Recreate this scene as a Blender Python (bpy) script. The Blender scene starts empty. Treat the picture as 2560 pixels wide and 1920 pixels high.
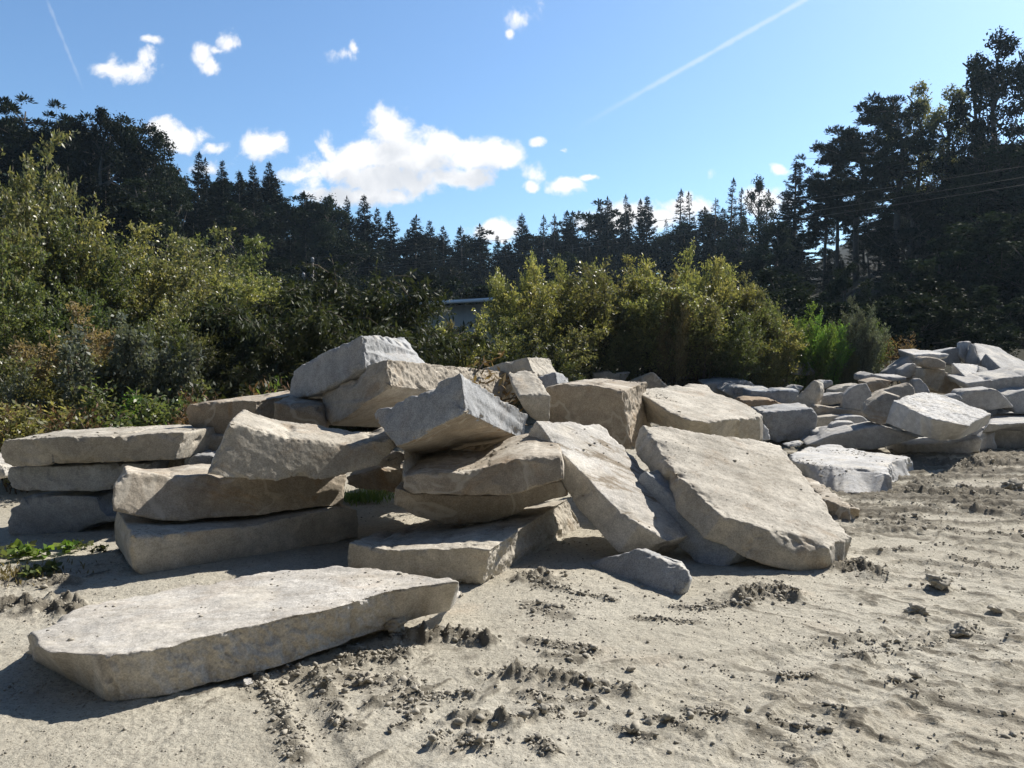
import bpy, bmesh, math, random
import numpy as np
from mathutils import Vector, Matrix
from mathutils.geometry import tessellate_polygon
R = math.radians
S = bpy.context.scene
COL = S.collection
rng = np.random.default_rng(7)
random.seed(7)

# ------------------------------------------------------------------ camera
F = 1934.0                      # focal length in photo pixels (2560 wide)
CH = 1.65
PITCH = math.atan(90.0 / F)
cam_d = bpy.data.cameras.new('camera')
cam = bpy.data.objects.new('camera', cam_d); COL.objects.link(cam)
cam.location = (0, 0, CH)
cam.rotation_euler = (math.pi / 2 - PITCH, 0, 0)
cam_d.sensor_width = 36.0; cam_d.lens = 36.0 * F / 2560.0
cam_d.clip_start = 0.05; cam_d.clip_end = 6000
S.camera = cam
CP, SP = math.cos(PITCH), math.sin(PITCH)

def ray(px, py):
    x = (px - 1280.0) / F; z = (960.0 - py) / F
    return np.array([x, CP + z * SP, -SP + z * CP])
def U(px, py, d):               # point seen at a pixel, d metres ahead
    r = ray(px, py); return np.array([0, 0, CH]) + r * (d / r[1])
def onplane(px, py, p0, n):
    r = ray(px, py); o = np.array([0, 0, CH])
    return o + r * (np.dot(p0 - o, n) / np.dot(r, n))
def G(px, py, z=0.0):
    return onplane(px, py, np.array([0, 0, z]), np.array([0, 0, 1.0]))

# ------------------------------------------------------------------ noise
_perm = np.random.default_rng(3).permutation(256); _perm = np.concatenate([_perm, _perm, _perm])
_grad = np.random.default_rng(4).normal(size=(256, 3)); _grad /= np.linalg.norm(_grad, axis=1)[:, None]
def pnoise(p):
    i = np.floor(p).astype(int); f = p - i; i &= 255
    u = f * f * f * (f * (f * 6 - 15) + 10)
    out = 0
    for dx in (0, 1):
        for dy in (0, 1):
            for dz in (0, 1):
                h = _perm[_perm[_perm[(i[:, 0] + dx) & 255] + ((i[:, 1] + dy) & 255)] + ((i[:, 2] + dz) & 255)]
                g = _grad[h]
                w = (u[:, 0] if dx else 1 - u[:, 0]) * (u[:, 1] if dy else 1 - u[:, 1]) * (u[:, 2] if dz else 1 - u[:, 2])
                out = out + w * (g[:, 0] * (f[:, 0] - dx) + g[:, 1] * (f[:, 1] - dy) + g[:, 2] * (f[:, 2] - dz))
    return out
def fbm(p, sc, oc=3, gain=.5):
    p = np.asarray(p, float) * sc; a = 1.; s = 0
    for k in range(oc):
        s = s + a * pnoise(p + 17.3 * k); p = p * 2.03; a *= gain
    return s
def sstep(a, b, x):
    t = np.clip((x - a) / (b - a), 0, 1); return t * t * (3 - 2 * t)

# ------------------------------------------------------------------ helpers
def tag(o, label=None, cat=None, group=None, kind=None):
    if label: o['label'] = label
    if cat: o['category'] = cat
    if group: o['group'] = group
    if kind: o['kind'] = kind
    return o
def link(name, me, mat=None, parent=None, loc=None):
    o = bpy.data.objects.new(name, me); COL.objects.link(o)
    if mat and me is not None and not me.materials: me.materials.append(mat)
    if loc is not None: o.location = loc
    if parent: o.parent = parent
    return o
def empty(name, loc, rz=0, sc=None):
    o = bpy.data.objects.new(name, None); COL.objects.link(o)
    o.empty_display_size = .2
    o.location = loc; o.rotation_euler = (0, 0, rz)
    if sc is not None: o.scale = sc
    return o
def mesh_np(name, v, f, smooth=False):
    """v (n,3), f (m,k) same-size faces or a list of such arrays"""
    fs = f if isinstance(f, list) else [f]
    me = bpy.data.meshes.new(name)
    v = np.asarray(v, np.float32)
    me.vertices.add(len(v)); me.vertices.foreach_set('co', v.ravel())
    nl = sum(a.size for a in fs); nf = sum(len(a) for a in fs)
    me.loops.add(nl); me.polygons.add(nf)
    me.loops.foreach_set('vertex_index', np.concatenate([a.ravel() for a in fs]).astype(np.int32))
    st = []; tot = []; c = 0
    for a in fs:
        k = a.shape[1]; st.append(c + np.arange(len(a)) * k); tot.append(np.full(len(a), k)); c += a.size
    me.polygons.foreach_set('loop_start', np.concatenate(st).astype(np.int32))
    if smooth: me.polygons.foreach_set('use_smooth', np.ones(nf, bool))
    me.update(calc_edges=True); me.validate()
    return me

class MB:                       # collects tubes and quads into one mesh
    def __init__(s): s.v = []; s.q = []; s.t = []; s.n = 0
    def add(s, v, q=None, t=None):
        v = np.asarray(v, float); s.v.append(v)
        if q is not None and len(q): s.q.append(np.asarray(q) + s.n)
        if t is not None and len(t): s.t.append(np.asarray(t) + s.n)
        s.n += len(v)
    def tube(s, pts, rad, k=6):
        pts = np.asarray(pts, float); m = len(pts); rad = np.broadcast_to(rad, (m,))
        d = np.gradient(pts, axis=0); d /= np.linalg.norm(d, axis=1)[:, None] + 1e-9
        ref = np.array([1., 0, 0]) if abs(d[0][0]) < .8 else np.array([0, 1., 0])
        a = np.cross(d, ref); a /= np.linalg.norm(a, axis=1)[:, None] + 1e-9
        b = np.cross(d, a)
        th = np.arange(k) * 2 * math.pi / k
        v = pts[:, None, :] + rad[:, None, None] * (a[:, None, :] * np.cos(th)[None, :, None] + b[:, None, :] * np.sin(th)[None, :, None])
        i = np.arange(m - 1)[:, None] * k; j = np.arange(k)[None, :]; j2 = (j + 1) % k
        q = np.stack([i + j, i + j2, i + k + j2, i + k + j], -1).reshape(-1, 4)
        base = v.reshape(-1, 3)
        caps = [[0, c + 1, c] for c in range(1, k - 1)] + [[(m - 1) * k, (m - 1) * k + c, (m - 1) * k + c + 1] for c in range(1, k - 1)]
        s.add(base, q, np.array(caps))
    def box(s, c, h, rz=0, rx=0):
        c = np.asarray(c, float); h = np.asarray(h, float)
        v = np.array([[x, y, z] for x in (-1, 1) for y in (-1, 1) for z in (-1, 1)], float) * h
        m = np.array(Matrix.Rotation(rz, 3, 'Z') @ Matrix.Rotation(rx, 3, 'X'))
        s.add(v @ m.T + c, [[0, 1, 3, 2], [4, 6, 7, 5], [0, 4, 5, 1], [2, 3, 7, 6], [0, 2, 6, 4], [1, 5, 7, 3]])
    def mesh(s, name, smooth=False):
        f = []
        if s.q: f.append(np.concatenate(s.q))
        if s.t: f.append(np.concatenate(s.t))
        return mesh_np(name, np.concatenate(s.v), f, smooth)

# ------------------------------------------------------------------ materials
def newmat(name):
    m = bpy.data.materials.new(name); m.use_nodes = True
    nt = m.node_tree; nt.nodes.clear()
    out = nt.nodes.new('ShaderNodeOutputMaterial')
    return m, nt, out
class NT:
    def __init__(s, nt): s.nt = nt
    def n(s, t, **kw):
        nd = s.nt.nodes.new(t)
        for k, v in kw.items(): setattr(nd, k, v)
        return nd
    def set(s, sock, v):
        if hasattr(v, 'default_value') or isinstance(v, bpy.types.NodeSocket): s.nt.links.new(v, sock)
        else: sock.default_value = v
    def noise(s, vec, scale, detail=4, rough=.55, dist=0.):
        nd = s.n('ShaderNodeTexNoise')
        s.set(nd.inputs['Vector'], vec); nd.inputs['Scale'].default_value = scale
        nd.inputs['Detail'].default_value = detail; nd.inputs['Roughness'].default_value = rough
        nd.inputs['Distortion'].default_value = dist
        return nd.outputs['Fac']
    def ramp(s, fac, a, b, ca=0., cb=1.):
        nd = s.n('ShaderNodeMapRange'); nd.interpolation_type = 'SMOOTHSTEP'
        s.set(nd.inputs['Value'], fac)
        for k, v in zip(('From Min', 'From Max', 'To Min', 'To Max'), (a, b, ca, cb)): s.set(nd.inputs[k], v)
        return nd.outputs['Result']
    def math(s, op, a, b=0., c=None):
        nd = s.n('ShaderNodeMath', operation=op); s.set(nd.inputs[0], a); s.set(nd.inputs[1], b)
        if c is not None: s.set(nd.inputs[2], c)
        return nd.outputs[0]
    def vm(s, op, a, b=None):
        nd = s.n('ShaderNodeVectorMath', operation=op); s.set(nd.inputs[0], a)
        if b is not None: s.set(nd.inputs[1], b)
        return nd
    def mix(s, fac, a, b, mode='MIX'):
        nd = s.n('ShaderNodeMix', data_type='RGBA', blend_type=mode)
        s.set(nd.inputs[0], fac)
        s.set(nd.inputs[6], a if not isinstance(a, tuple) else (*a, 1.)[:4])
        s.set(nd.inputs[7], b if not isinstance(b, tuple) else (*b, 1.)[:4])
        return nd.outputs[2]

def granite(name, c1, c2, stain=(.33, .20, .09), st=.35, dirt=.5, grain=1.0, bump=.42, streak=0.0, vein=.0):
    m, nt, out = newmat(name); N = NT(nt)
    tc = N.n('ShaderNodeTexCoord').outputs['Object']
    oi = N.n('ShaderNodeObjectInfo')
    geo = N.n('ShaderNodeNewGeometry')
    off = N.vm('SCALE', tc); off.inputs['Scale'].default_value = 1.0
    rv = N.n('ShaderNodeCombineXYZ'); N.set(rv.inputs[0], N.math('MULTIPLY', oi.outputs['Random'], 31.)); N.set(rv.inputs[1], N.math('MULTIPLY', oi.outputs['Random'], 57.))
    P = N.vm('ADD', tc, rv.outputs[0]).outputs[0]
    big = N.noise(P, 1.1, 5, .6, .6)
    col = N.mix(N.ramp(big, .35, .65), c1, c2)
    # rusty mineral staining in patches and along joints
    sm = N.ramp(N.noise(P, 2.3, 6, .65, 1.2), .52, .72)
    col = N.mix(N.math('MULTIPLY', sm, st), col, stain)
    col = N.mix(1.0, col, N.ramp(N.noise(P, 1.9, 7, .65, .9), .30, .70, .80, 1.12), 'MULTIPLY')
    mid = N.noise(P, 14, 5, .7)
    col = N.mix(1.0, col, N.ramp(mid, .25, .75, .80, 1.14), 'MULTIPLY')
    # speckle of the crystals
    sp = N.noise(P, 95, 2, .8)
    col = N.mix(grain * .5, col, N.ramp(sp, .34, .66, .60, 1.32), 'MULTIPLY')
    vor = N.n('ShaderNodeTexVoronoi'); N.set(vor.inputs['Vector'], P); vor.inputs['Scale'].default_value = 70
    col = N.mix(N.ramp(vor.outputs['Distance'], .08, .20, .30 * grain, 0.), col, (.08, .075, .07))
    if vein:
        vn = N.math('ABSOLUTE', N.math('SUBTRACT', N.noise(P, .9, 4, .55, .5), .5))
        col = N.mix(N.math('MULTIPLY', N.ramp(vn, .004, .014, 1, 0), vein), col, (.62, .58, .50))
    # dirt and sand lying on the faces that look up
    up = N.ramp(N.n('ShaderNodeSeparateXYZ').outputs[2], 0, 1)
    sx = N.n('ShaderNodeSeparateXYZ'); N.set(sx.inputs[0], geo.outputs['Normal'])
    up = N.ramp(sx.outputs[2], .5, .8)
    mp = N.n('ShaderNodeMapping'); N.set(mp.inputs[0], P); mp.inputs['Scale'].default_value = (1.0, 2.6, 1.0); mp.inputs['Rotation'].default_value = (0, 0, .6)
    dn = N.ramp(N.noise(mp.outputs[0], 1.8, 8, .72, .8), .53, .70)
    fine = N.ramp(N.noise(P, 30, 6, .75), .545, .615)
    sand = N.ramp(N.noise(P, 3.0, 6, .7), .45, .7)
    col = N.mix(N.math('MULTIPLY', up, N.math('MULTIPLY', sand, .8)), col, (.65, .605, .52))
    d2 = N.math('MULTIPLY', up, N.math('MULTIPLY', N.math('MAXIMUM', N.math('MULTIPLY', dn, .7), fine), dirt))
    col = N.mix(d2, col, (.17, .14, .105))
    if streak:
        mp2 = N.n('ShaderNodeMapping'); N.set(mp2.inputs[0], P); mp2.inputs['Rotation'].default_value = (0, 0, R(-52)); mp2.inputs['Scale'].default_value = (1.2, 7, 3)
        sk = N.ramp(N.noise(mp2.outputs[0], 1.3, 7, .72, .3), .50, .62)
        col = N.mix(N.math('MULTIPLY', N.math('MULTIPLY', sk, up), streak), col, (.20, .155, .10))
    bs = N.n('ShaderNodeBsdfPrincipled'); N.set(bs.inputs['Base Color'], col)
    bs.inputs['Roughness'].default_value = .85; bs.inputs['Specular IOR Level'].default_value = .3
    b1 = N.n('ShaderNodeBump'); b1.inputs['Strength'].default_value = bump; b1.inputs['Distance'].default_value = .02
    N.set(b1.inputs['Height'], N.noise(P, 22, 9, .68))
    b2 = N.n('ShaderNodeBump'); b2.inputs['Strength'].default_value = bump * .3; b2.inputs['Distance'].default_value = .006
    N.set(b2.inputs['Height'], sp); N.set(b2.inputs['Normal'], b1.outputs[0])
    N.set(bs.inputs['Normal'], b2.outputs[0])
    nt.links.new(bs.outputs[0], out.inputs[0])
    return m

M = {}
M['tan']   = granite('granite_tan',  (.43, .392, .325), (.50, .465, .40), dirt=.62, vein=.2)
M['pale']  = granite('granite_pale', (.52, .485, .43), (.58, .555, .51), st=.22, dirt=.35, streak=.25)
M['streak']= granite('granite_streaked', (.54, .51, .46), (.60, .58, .54), st=.2, dirt=.3, streak=.85)
M['grey']  = granite('granite_grey', (.35, .36, .37), (.42, .425, .425), st=.12, dirt=.3, grain=1.3, bump=.45)
M['white'] = granite('granite_white',(.50, .50, .495), (.56, .555, .54), st=.08, dirt=.6, grain=.6)
M['brown'] = granite('granite_brown',(.37, .315, .245), (.44, .39, .32), st=.6, dirt=.4, vein=.45)
M['blue']  = granite('granite_bluegrey', (.29, .325, .37), (.36, .385, .415), st=.15, dirt=.25)
M['rough'] = granite('granite_rough',(.40, .355, .29), (.46, .41, .34), st=.3, dirt=.15, bump=1.0)
M['farstone'] = granite('granite_far_grey', (.38, .378, .37), (.45, .445, .435), st=.12, dirt=.4)
M['rubble'] = granite('rubble_grey', (.15, .152, .155), (.22, .218, .21), st=.15, dirt=.5)
M['rust']  = granite('granite_rust', (.31, .215, .14), (.38, .29, .20), st=.5, dirt=.3)

def leafmat(name, cols, trans=.45, gloss=.10, rough=.35, var=(.8, 1.2)):
    m, nt, out = newmat(name); N = NT(nt)
    geo = N.n('ShaderNodeNewGeometry')
    cr = N.n('ShaderNodeValToRGB'); e = cr.color_ramp.elements
    e[0].color = (*cols[0], 1); e[1].color = (*cols[-1], 1)
    for k in range(1, len(cols) - 1):
        el = e.new(k / (len(cols) - 1)); el.color = (*cols[k], 1)
    N.set(cr.inputs[0], geo.outputs['Random Per Island'])
    oi = N.n('ShaderNodeObjectInfo')
    hs = N.n('ShaderNodeHueSaturation'); N.set(hs.inputs['Color'], cr.outputs[0])
    N.set(hs.inputs['Value'], N.ramp(oi.outputs['Random'], 0, 1, *var))
    N.set(hs.inputs['Hue'], N.ramp(N.math('FRACT', N.math('MULTIPLY', oi.outputs['Random'], 7.3)), 0, 1, .485, .515))
    c = hs.outputs[0]
    df = N.n('ShaderNodeBsdfDiffuse'); N.set(df.inputs[0], c)
    tr = N.n('ShaderNodeBsdfTranslucent'); N.set(tr.inputs[0], N.mix(1., c, (1.15, 1.12, .66), 'MULTIPLY'))
    gl = N.n('ShaderNodeBsdfGlossy'); gl.inputs['Roughness'].default_value = rough
    a = N.n('ShaderNodeMixShader'); a.inputs[0].default_value = trans
    nt.links.new(df.outputs[0], a.inputs[1]); nt.links.new(tr.outputs[0], a.inputs[2])
    b = N.n('ShaderNodeMixShader'); b.inputs[0].default_value = gloss
    nt.links.new(a.outputs[0], b.inputs[1]); nt.links.new(gl.outputs[0], b.inputs[2])
    nt.links.new(b.outputs[0], out.inputs[0])
    return m
M['willow'] = leafmat('leaf_willow', [(.170, .195, .065), (.265, .275, .100), (.370, .350, .150)], .58, .06, .4)
M['olive']  = leafmat('leaf_olive', [(.112, .140, .058), (.182, .202, .090), (.265, .252, .125)], .56, .06, .4)
M['green']  = leafmat('leaf_green', [(.080, .120, .042), (.128, .168, .062), (.185, .210, .090)], .55, .04, .45)
M['fresh']  = leafmat('leaf_fresh', [(.110, .215, .04), (.165, .285, .06), (.24, .32, .075)], .6, .04, .45)
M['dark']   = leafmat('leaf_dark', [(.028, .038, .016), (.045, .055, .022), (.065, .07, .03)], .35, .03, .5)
M['gold']   = leafmat('leaf_gold', [(.19, .155, .070), (.28, .23, .12), (.38, .33, .20)], .45, .03, .6)
M['silver'] = leafmat('leaf_silver', [(.10, .125, .085), (.16, .18, .14), (.22, .25, .20)], .35, .03, .5)
M['dry']    = leafmat('leaf_dry', [(.14, .085, .045), (.20, .13, .07), (.22, .16, .09)], .3, .02, .6)
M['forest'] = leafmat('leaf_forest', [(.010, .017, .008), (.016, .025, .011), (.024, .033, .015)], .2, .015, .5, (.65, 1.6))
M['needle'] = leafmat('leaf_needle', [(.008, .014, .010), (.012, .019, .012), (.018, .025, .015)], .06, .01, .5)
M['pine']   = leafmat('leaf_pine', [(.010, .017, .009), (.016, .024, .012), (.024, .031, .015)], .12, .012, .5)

def plain(name, c, rough=.8, var=.25, sc=8., metal=0.):
    m, nt, out = newmat(name); N = NT(nt)
    tc = N.n('ShaderNodeTexCoord').outputs['Object']
    f = N.noise(tc, sc, 6, .6)
    col = N.mix(1., (*c, 1), N.ramp(f, .3, .7, 1 - var, 1 + var), 'MULTIPLY')
    bs = N.n('ShaderNodeBsdfPrincipled'); N.set(bs.inputs['Base Color'], col)
    bs.inputs['Roughness'].default_value = rough; bs.inputs['Metallic'].default_value = metal
    nt.links.new(bs.outputs[0], out.inputs[0])
    return m
M['bark']  = plain('bark', (.07, .058, .045), .9, .4, 3)
M['twig']  = plain('twig', (.10, .078, .055), .9, .3, 6)
M['birch'] = plain('pale_bark', (.30, .27, .22), .85, .5, 5)
M['wire']  = plain('wire', (.05, .05, .05), .5, .1)
M['pole']  = plain('pole_wood', (.12, .11, .10), .8, .3)
M['porc']  = plain('porcelain', (.45, .44, .42), .25, .1)
M['wall']  = plain('hall_wall', (.42, .39, .34), .9, .12, 2)
M['roof']  = plain('roof_sheet', (.85, .85, .84), .7, .05, 2)
# ------------------------------------------------------------------ ground
def terr(x, y):
    x = np.asarray(x, float); y = np.asarray(y, float)
    z = 1.3 * sstep(12.2, 18.8, y) * (.3 + .7 * sstep(-3.5, -.5, x))
    z = z - .42 * sstep(4.2, 5.6, x) * sstep(12.4, 14, y) * (1 - sstep(16.6, 18.6, y))      # hollow the far heap lies in
    yy = np.maximum(y, 1e-3); a = x / np.maximum(yy, 6)
    z = z + np.minimum(np.maximum(0, y - 22) * .16 * sstep(-.12, -.55, a) * 1.0, 26)
    z = z + np.minimum(np.maximum(0, y - 21) * .21 * sstep(.20, .62, a), 30)
    z = z + np.minimum(np.maximum(0, y - 30) * .03, 9)
    rr = np.hypot(x, y); az = np.abs(np.degrees(np.arctan2(x, y)))     # unseen dark bank added behind the camera to cut the sky light
    z = z + np.clip((rr - 7) * 1.1, 0, 20) * sstep(72, 112, az)
    return z

# ridges of pushed-up mud: polyline in photo pixels, half width (m), height (m), clods
RIDGES = [
 ([(632,1680),(690,1740),(722,1800),(748,1890)], .055, .030, 260),
 ([(700,1665),(790,1690),(810,1725)], .06, .03, 60),
 ([(870,1650),(800,1690),(845,1775)], .05, .025, 80),
 ([(860,1625),(905,1640),(960,1650),(1010,1640)], .08, .035, 160),
 ([(960,1592),(1005,1600),(1045,1592)], .06, .055, 40),
 ([(1065,1600),(1110,1588),(1160,1602),(1215,1612)], .07, .07, 60),
 ([(890,1690),(935,1705),(960,1700)], .05, .035, 50),
 ([(1000,1690),(1040,1720),(1020,1760),(940,1755)], .06, .03, 110),
 ([(840,1800),(870,1810)], .05, .03, 40),
 ([(1040,1790),(1000,1815)], .04, .02, 30),
 ([(1075,1735),(1120,1740),(1180,1735)], .05, .03, 70),
 ([(1190,1680),(1270,1692)], .05, .05, 15),
 ([(1290,1690),(1400,1700),(1500,1715),(1568,1732)], .06, .055, 60),
 ([(1318,1738),(1380,1748)], .035, .03, 25),
 ([(1420,1745),(1485,1760)], .035, .03, 25),
 ([(1125,1800),(1200,1788),(1272,1806)], .045, .05, 20),
 ([(1290,1795),(1310,1790)], .03, .02, 15),
 ([(1090,1850),(1100,1830)], .04, .025, 30),
 ([(1160,1850),(1210,1860)], .05, .03, 60),
 ([(1340,1790),(1395,1780)], .04, .03, 40),
 ([(1335,1850),(1380,1880)], .04, .03, 40),
 ([(1545,1825),(1622,1848)], .035, .03, 20),
 ([(1640,1800),(1690,1815),(1745,1838)], .04, .03, 40),
 ([(1730,1780),(1830,1790)], .05, .025, 60),
 ([(1850,1495),(1900,1482),(1960,1482),(1985,1500)], .09, .06, 160),
 ([(1870,1515),(1780,1510)], .06, .02, 50),
 ([(2108,1425),(2150,1420),(2190,1440)], .10, .07, 140),
 ([(2325,1472),(2385,1476)], .05, .035, 30),
 ([(2195,1375),(2265,1380)], .06, .03, 30),
 ([(2190,1300),(2290,1308)], .10, .03, 40),
 ([(2395,1565),(2440,1572)], .05, .03, 20),
 ([(2060,1755),(2120,1775)], .04, .03, 30),
 ([(2230,1690),(2280,1710)], .04, .025, 25),
 ([(2140,1590),(2180,1600)], .04, .02, 15),
 ([(1930,1800),(2060,1815)], .04, .015, 40),
 ([(2120,1640),(2230,1610),(2360,1590)], .05, .015, 90),
 ([(1940,1695),(2050,1690)], .03, .012, 40),
 ([(-30,1520),(60,1512),(130,1520),(180,1528)], .11, .075, 90),
 ([(140,1494),(205,1512)], .05, .06, 15),
 ([(-20,1462),(60,1452),(170,1455)], .12, .05, 70),
 ([(480,1345),(400,1360),(330,1385)], .15, .05, 20),
 ([(1380,1465),(1340,1440),(1300,1455)], .09, .05, 80),
 ([(1330,1470),(1440,1490),(1540,1505)], .035, .02, 70),
 ([(1680,1520),(1800,1525)], .03, .015, 60),
 ([(1330,1520),(1400,1545)], .10, .010, 60),
 ([(1330,1610),(1400,1625),(1480,1640)], .07, .02, 70),
 ([(1370,1650),(1450,1660)], .06, .02, 20),
 ([(1590,1555),(1740,1560)], .05, .015, 60),
 ([(2290,1160),(2420,1170),(2560,1150)], .25, .07, 120),
 ([(2390,1180),(2450,1175)], .16, .07, 30),
 ([(2250,1240),(2420,1235),(2600,1245)], .20, .05, 120),
 ([(2120,1265),(2300,1275),(2600,1290)], .10, .04, 80),
 ([(2300,1210),(2350,1205),(2380,1195)], .10, .06, 30),
 ([(2150,1315),(2350,1330),(2600,1350)], .06, .02, 90),
 ([(2380,1395),(2500,1420)], .06, .02, 40),
]
DAMP = [([(2110,1240),(2300,1228),(2650,1240)], .34, 1.), ([(2180,1285),(2400,1290),(2700,1300)], .18, .9), ([(2260,1158),(2400,1165),(2650,1150)], .30, .9), ([(2080,1330),(2300,1345),(2650,1360)], .12, .7),
        ([(1000,1640),(1250,1640)], .12, .5), ([(640,1720),(760,1900)], .10, .55), ([(860,1680),(1060,1760)], .14, .55), ([(1190,1700),(1560,1740)], .09, .55), ([(1900,1700),(2200,1620),(2500,1580)], .13, .5), ([(1650,1830),(2050,1760)], .09, .45),
        ([(2150,1800),(2600,1700)], .2, .45), ([(-40,1530),(180,1520)], .2, .6), ([(1680,1520),(1990,1495)], .10, .6)]
RUTS = [([(1860,1935),(2060,1760),(2300,1630),(2640,1530)], .13, .022), ([(2120,1950),(2330,1790),(2640,1680)], .13, .020),
        ([(1690,1760),(1950,1650),(2240,1600),(2640,1480)], .11, .014), ([(1000,1935),(1260,1780),(1560,1690),(1900,1650)], .11, .012),
        ([(2160,1330),(2350,1350),(2700,1400)], .16, .024), ([(2130,1385),(2350,1420),(2700,1480)], .16, .02), ([(2270,1215),(2420,1222),(2700,1230)], .2, .03)]
def ridge_world(r): return np.array([G(px, py)[:2] for px, py in r[0]])
def seg_dist(P, pl):
    best = np.full(len(P), 1e9); tt = np.zeros(len(P))
    for k in range(len(pl) - 1):
        a, b = pl[k], pl[k + 1]; ab = b - a
        t = np.clip(((P - a) @ ab) / (ab @ ab + 1e-12), 0, 1)
        d = np.linalg.norm(P - a - t[:, None] * ab, axis=1)
        best = np.minimum(best, d)
    return best
def ground_h(x, y):
    """height and dark tint (damp mud, painted ridge shadows) of the near ground"""
    P2 = np.stack([x, y], -1); P3 = np.stack([x, y, np.zeros_like(x)], -1)
    near = 1 - sstep(14, 30, np.hypot(x, y))
    z = terr(x, y)
    wob = fbm(P3, .35, 3) * .05 + fbm(P3, 1.3, 4) * .018
    fine = fbm(P3, 6, 4, .55) * .0085 + fbm(P3, 28, 3, .6) * .0035 + np.abs(fbm(P3, 17, 3, .6)) * .011 * sstep(-.1, .35, fbm(P3, .8, 3))
    mud = np.zeros_like(x)
    # scraped streaks on the right: long in x, narrow in y
    rx = sstep(1.6, 3.4, x) * near
    ca, sa = math.cos(.10), math.sin(.10)
    q = np.stack([(x * ca + y * sa) * .55, (-x * sa + y * ca) * 4.2, np.zeros_like(x)], -1)
    st = fbm(q, 1.0, 4, .6)
    far_band = sstep(6.3, 8.0, y)
    m_st = sstep(.02, .30, st + .12 * far_band - .02) * rx
    z = z + m_st * (.012 + .03 * far_band) * (1 + 1.2 * fbm(P3, 12, 3))
    mud = np.maximum(mud, m_st * (.40 + .65 * far_band))
    # diagonal scrape marks in the right foreground
    q = np.stack([(x * .80 - y * .60) * 1.1, (x * .60 + y * .80) * 7.0, np.zeros_like(x)], -1)
    s2 = fbm(q, 1.0, 4, .6); rf = sstep(.2, 1.4, x) * (1 - sstep(4.8, 6.2, y))
    z = z + rf * s2 * .009
    mud = np.maximum(mud, rf * sstep(.05, .45, s2) * .7)
    # soft blotches
    bl = sstep(.15, .5, fbm(P3, .9, 4)); mud = np.maximum(mud, bl * .25)
    # flattened damp mud
    for (pts, w, a) in DAMP:
        pl = np.array([G(*p)[:2] for p in pts]); lo = pl.min(0) - 3 * w; hi = pl.max(0) + 3 * w
        k = np.where((x > lo[0]) & (x < hi[0]) & (y > lo[1]) & (y < hi[1]))[0]
        if not len(k): continue
        Q = P3[k]; d = seg_dist(P2[k] + .35 * w * np.stack([fbm(Q, 2.5, 3), fbm(Q + 7, 2.5, 3)], -1) * 2, pl)
        mud[k] = np.maximum(mud[k], a * (1 - sstep(.5, 1.3, d / w)) * np.clip(.75 + .9 * fbm(Q, 5, 3), 0, 1.1))
    # short crisp scrape marks, tinted dark to paint in their ridge shadows
    for (ang, sx_, sy_, amt, reg, sd) in ((-.62, 3.4, 15., .016, rf * sstep(-.15, .25, fbm(P3 + 3, .8, 3)), 0.), (-.10, 1.1, 9., .028, rx * sstep(-.2, .2, fbm(P3 + 8, .5, 3)), 40.),
                                          (.9, 3., 11., .014, near * sstep(.05, .35, fbm(P3 + 21, .7, 3)) * (1 - rf), 80.)):
        c_, s_ = math.cos(ang), math.sin(ang)
        q = np.stack([(x * c_ + y * s_) * sx_, (-x * s_ + y * c_) * sy_, np.zeros_like(x) + sd], -1)
        nn_ = fbm(q, 1.0, 3, .6); e_ = sstep(.16, .34, nn_) * reg
        z = z + amt * e_; mud = np.maximum(mud, e_ * .75)
    for r in RIDGES:
        pl = ridge_world(r); w, h = r[1], r[2]
        lo = pl.min(0) - 4 * w; hi = pl.max(0) + 4 * w
        k = np.where((x > lo[0]) & (x < hi[0]) & (y > lo[1]) & (y < hi[1]))[0]
        if not len(k): continue
        Pk = P2[k]; Q = P3[k]
        d = seg_dist(Pk + .25 * w * np.stack([fbm(Q, 9, 2), fbm(Q + 5, 9, 2)], -1) * 2, pl)
        f = np.exp(-(d / w) ** 2)
        lump = np.clip(.55 + 1.5 * fbm(Q, 11, 3, .6), .05, 2)
        z[k] += h * f * lump + .25 * h * f * np.abs(fbm(Q, 30, 2)) 
        mud[k] = np.maximum(mud[k], np.clip(f * 1.6, 0, 1) * (.62 if h < .065 else .8))
    # wheel ruts crossing towards the camera
    for (a, b, w, dp) in (((700,1700),(850,1910),.07,.018), ((1240,1660),(1000,1905),.09,.012), ((1900,1650),(2500,1560),.10,.014), ((2150,1265),(2560,1300),.10,.03)):
        pl = np.array([G(*a)[:2], G(*b)[:2]]); d = seg_dist(P2, pl)
        z = z - dp * np.exp(-(d / w) ** 4) * near
        mud = mud * (1 - .5 * np.exp(-(d / w) ** 4))
    for (pts, w, dp) in RUTS:                     # tyre tracks with a lugged tread
        pl = np.array([G(*p)[:2] for p in pts]); d = seg_dist(P2, pl)
        k = np.where(d < w * 2.2)[0]
        if not len(k): continue
        s = d[k] / w; seg = np.argmin(np.stack([np.linalg.norm(P2[k] - p, axis=1) for p in pl]), 0)
        t0 = pl[-1] - pl[0]; t0 /= np.linalg.norm(t0); al = (P2[k] - pl[0]) @ t0; ac = (P2[k] - pl[0]) @ np.array([-t0[1], t0[0]])
        br = np.clip(.75 + 1.0 * fbm(P3[k], 2.2, 3), .1, 1.2)
        tread = np.sin((al + .35 * np.abs(ac)) * 6.283 / .13)
        inside = sstep(1.05, .8, s)
        z[k] += 1.05 * br * (-dp * inside + .55 * dp * np.exp(-((s - 1.25) / .28) ** 2) * (1 + fbm(P3[k], 14, 3)) + .35 * dp * inside * sstep(.1, .7, tread))
        mud[k] = np.maximum(mud[k], br * (.30 * inside * sstep(-.2, .8, -tread) + .55 * np.exp(-((s - 1.25) / .3) ** 2)))
    return z + (wob + fine) * near * (1 - .7 * 0), mud

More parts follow.
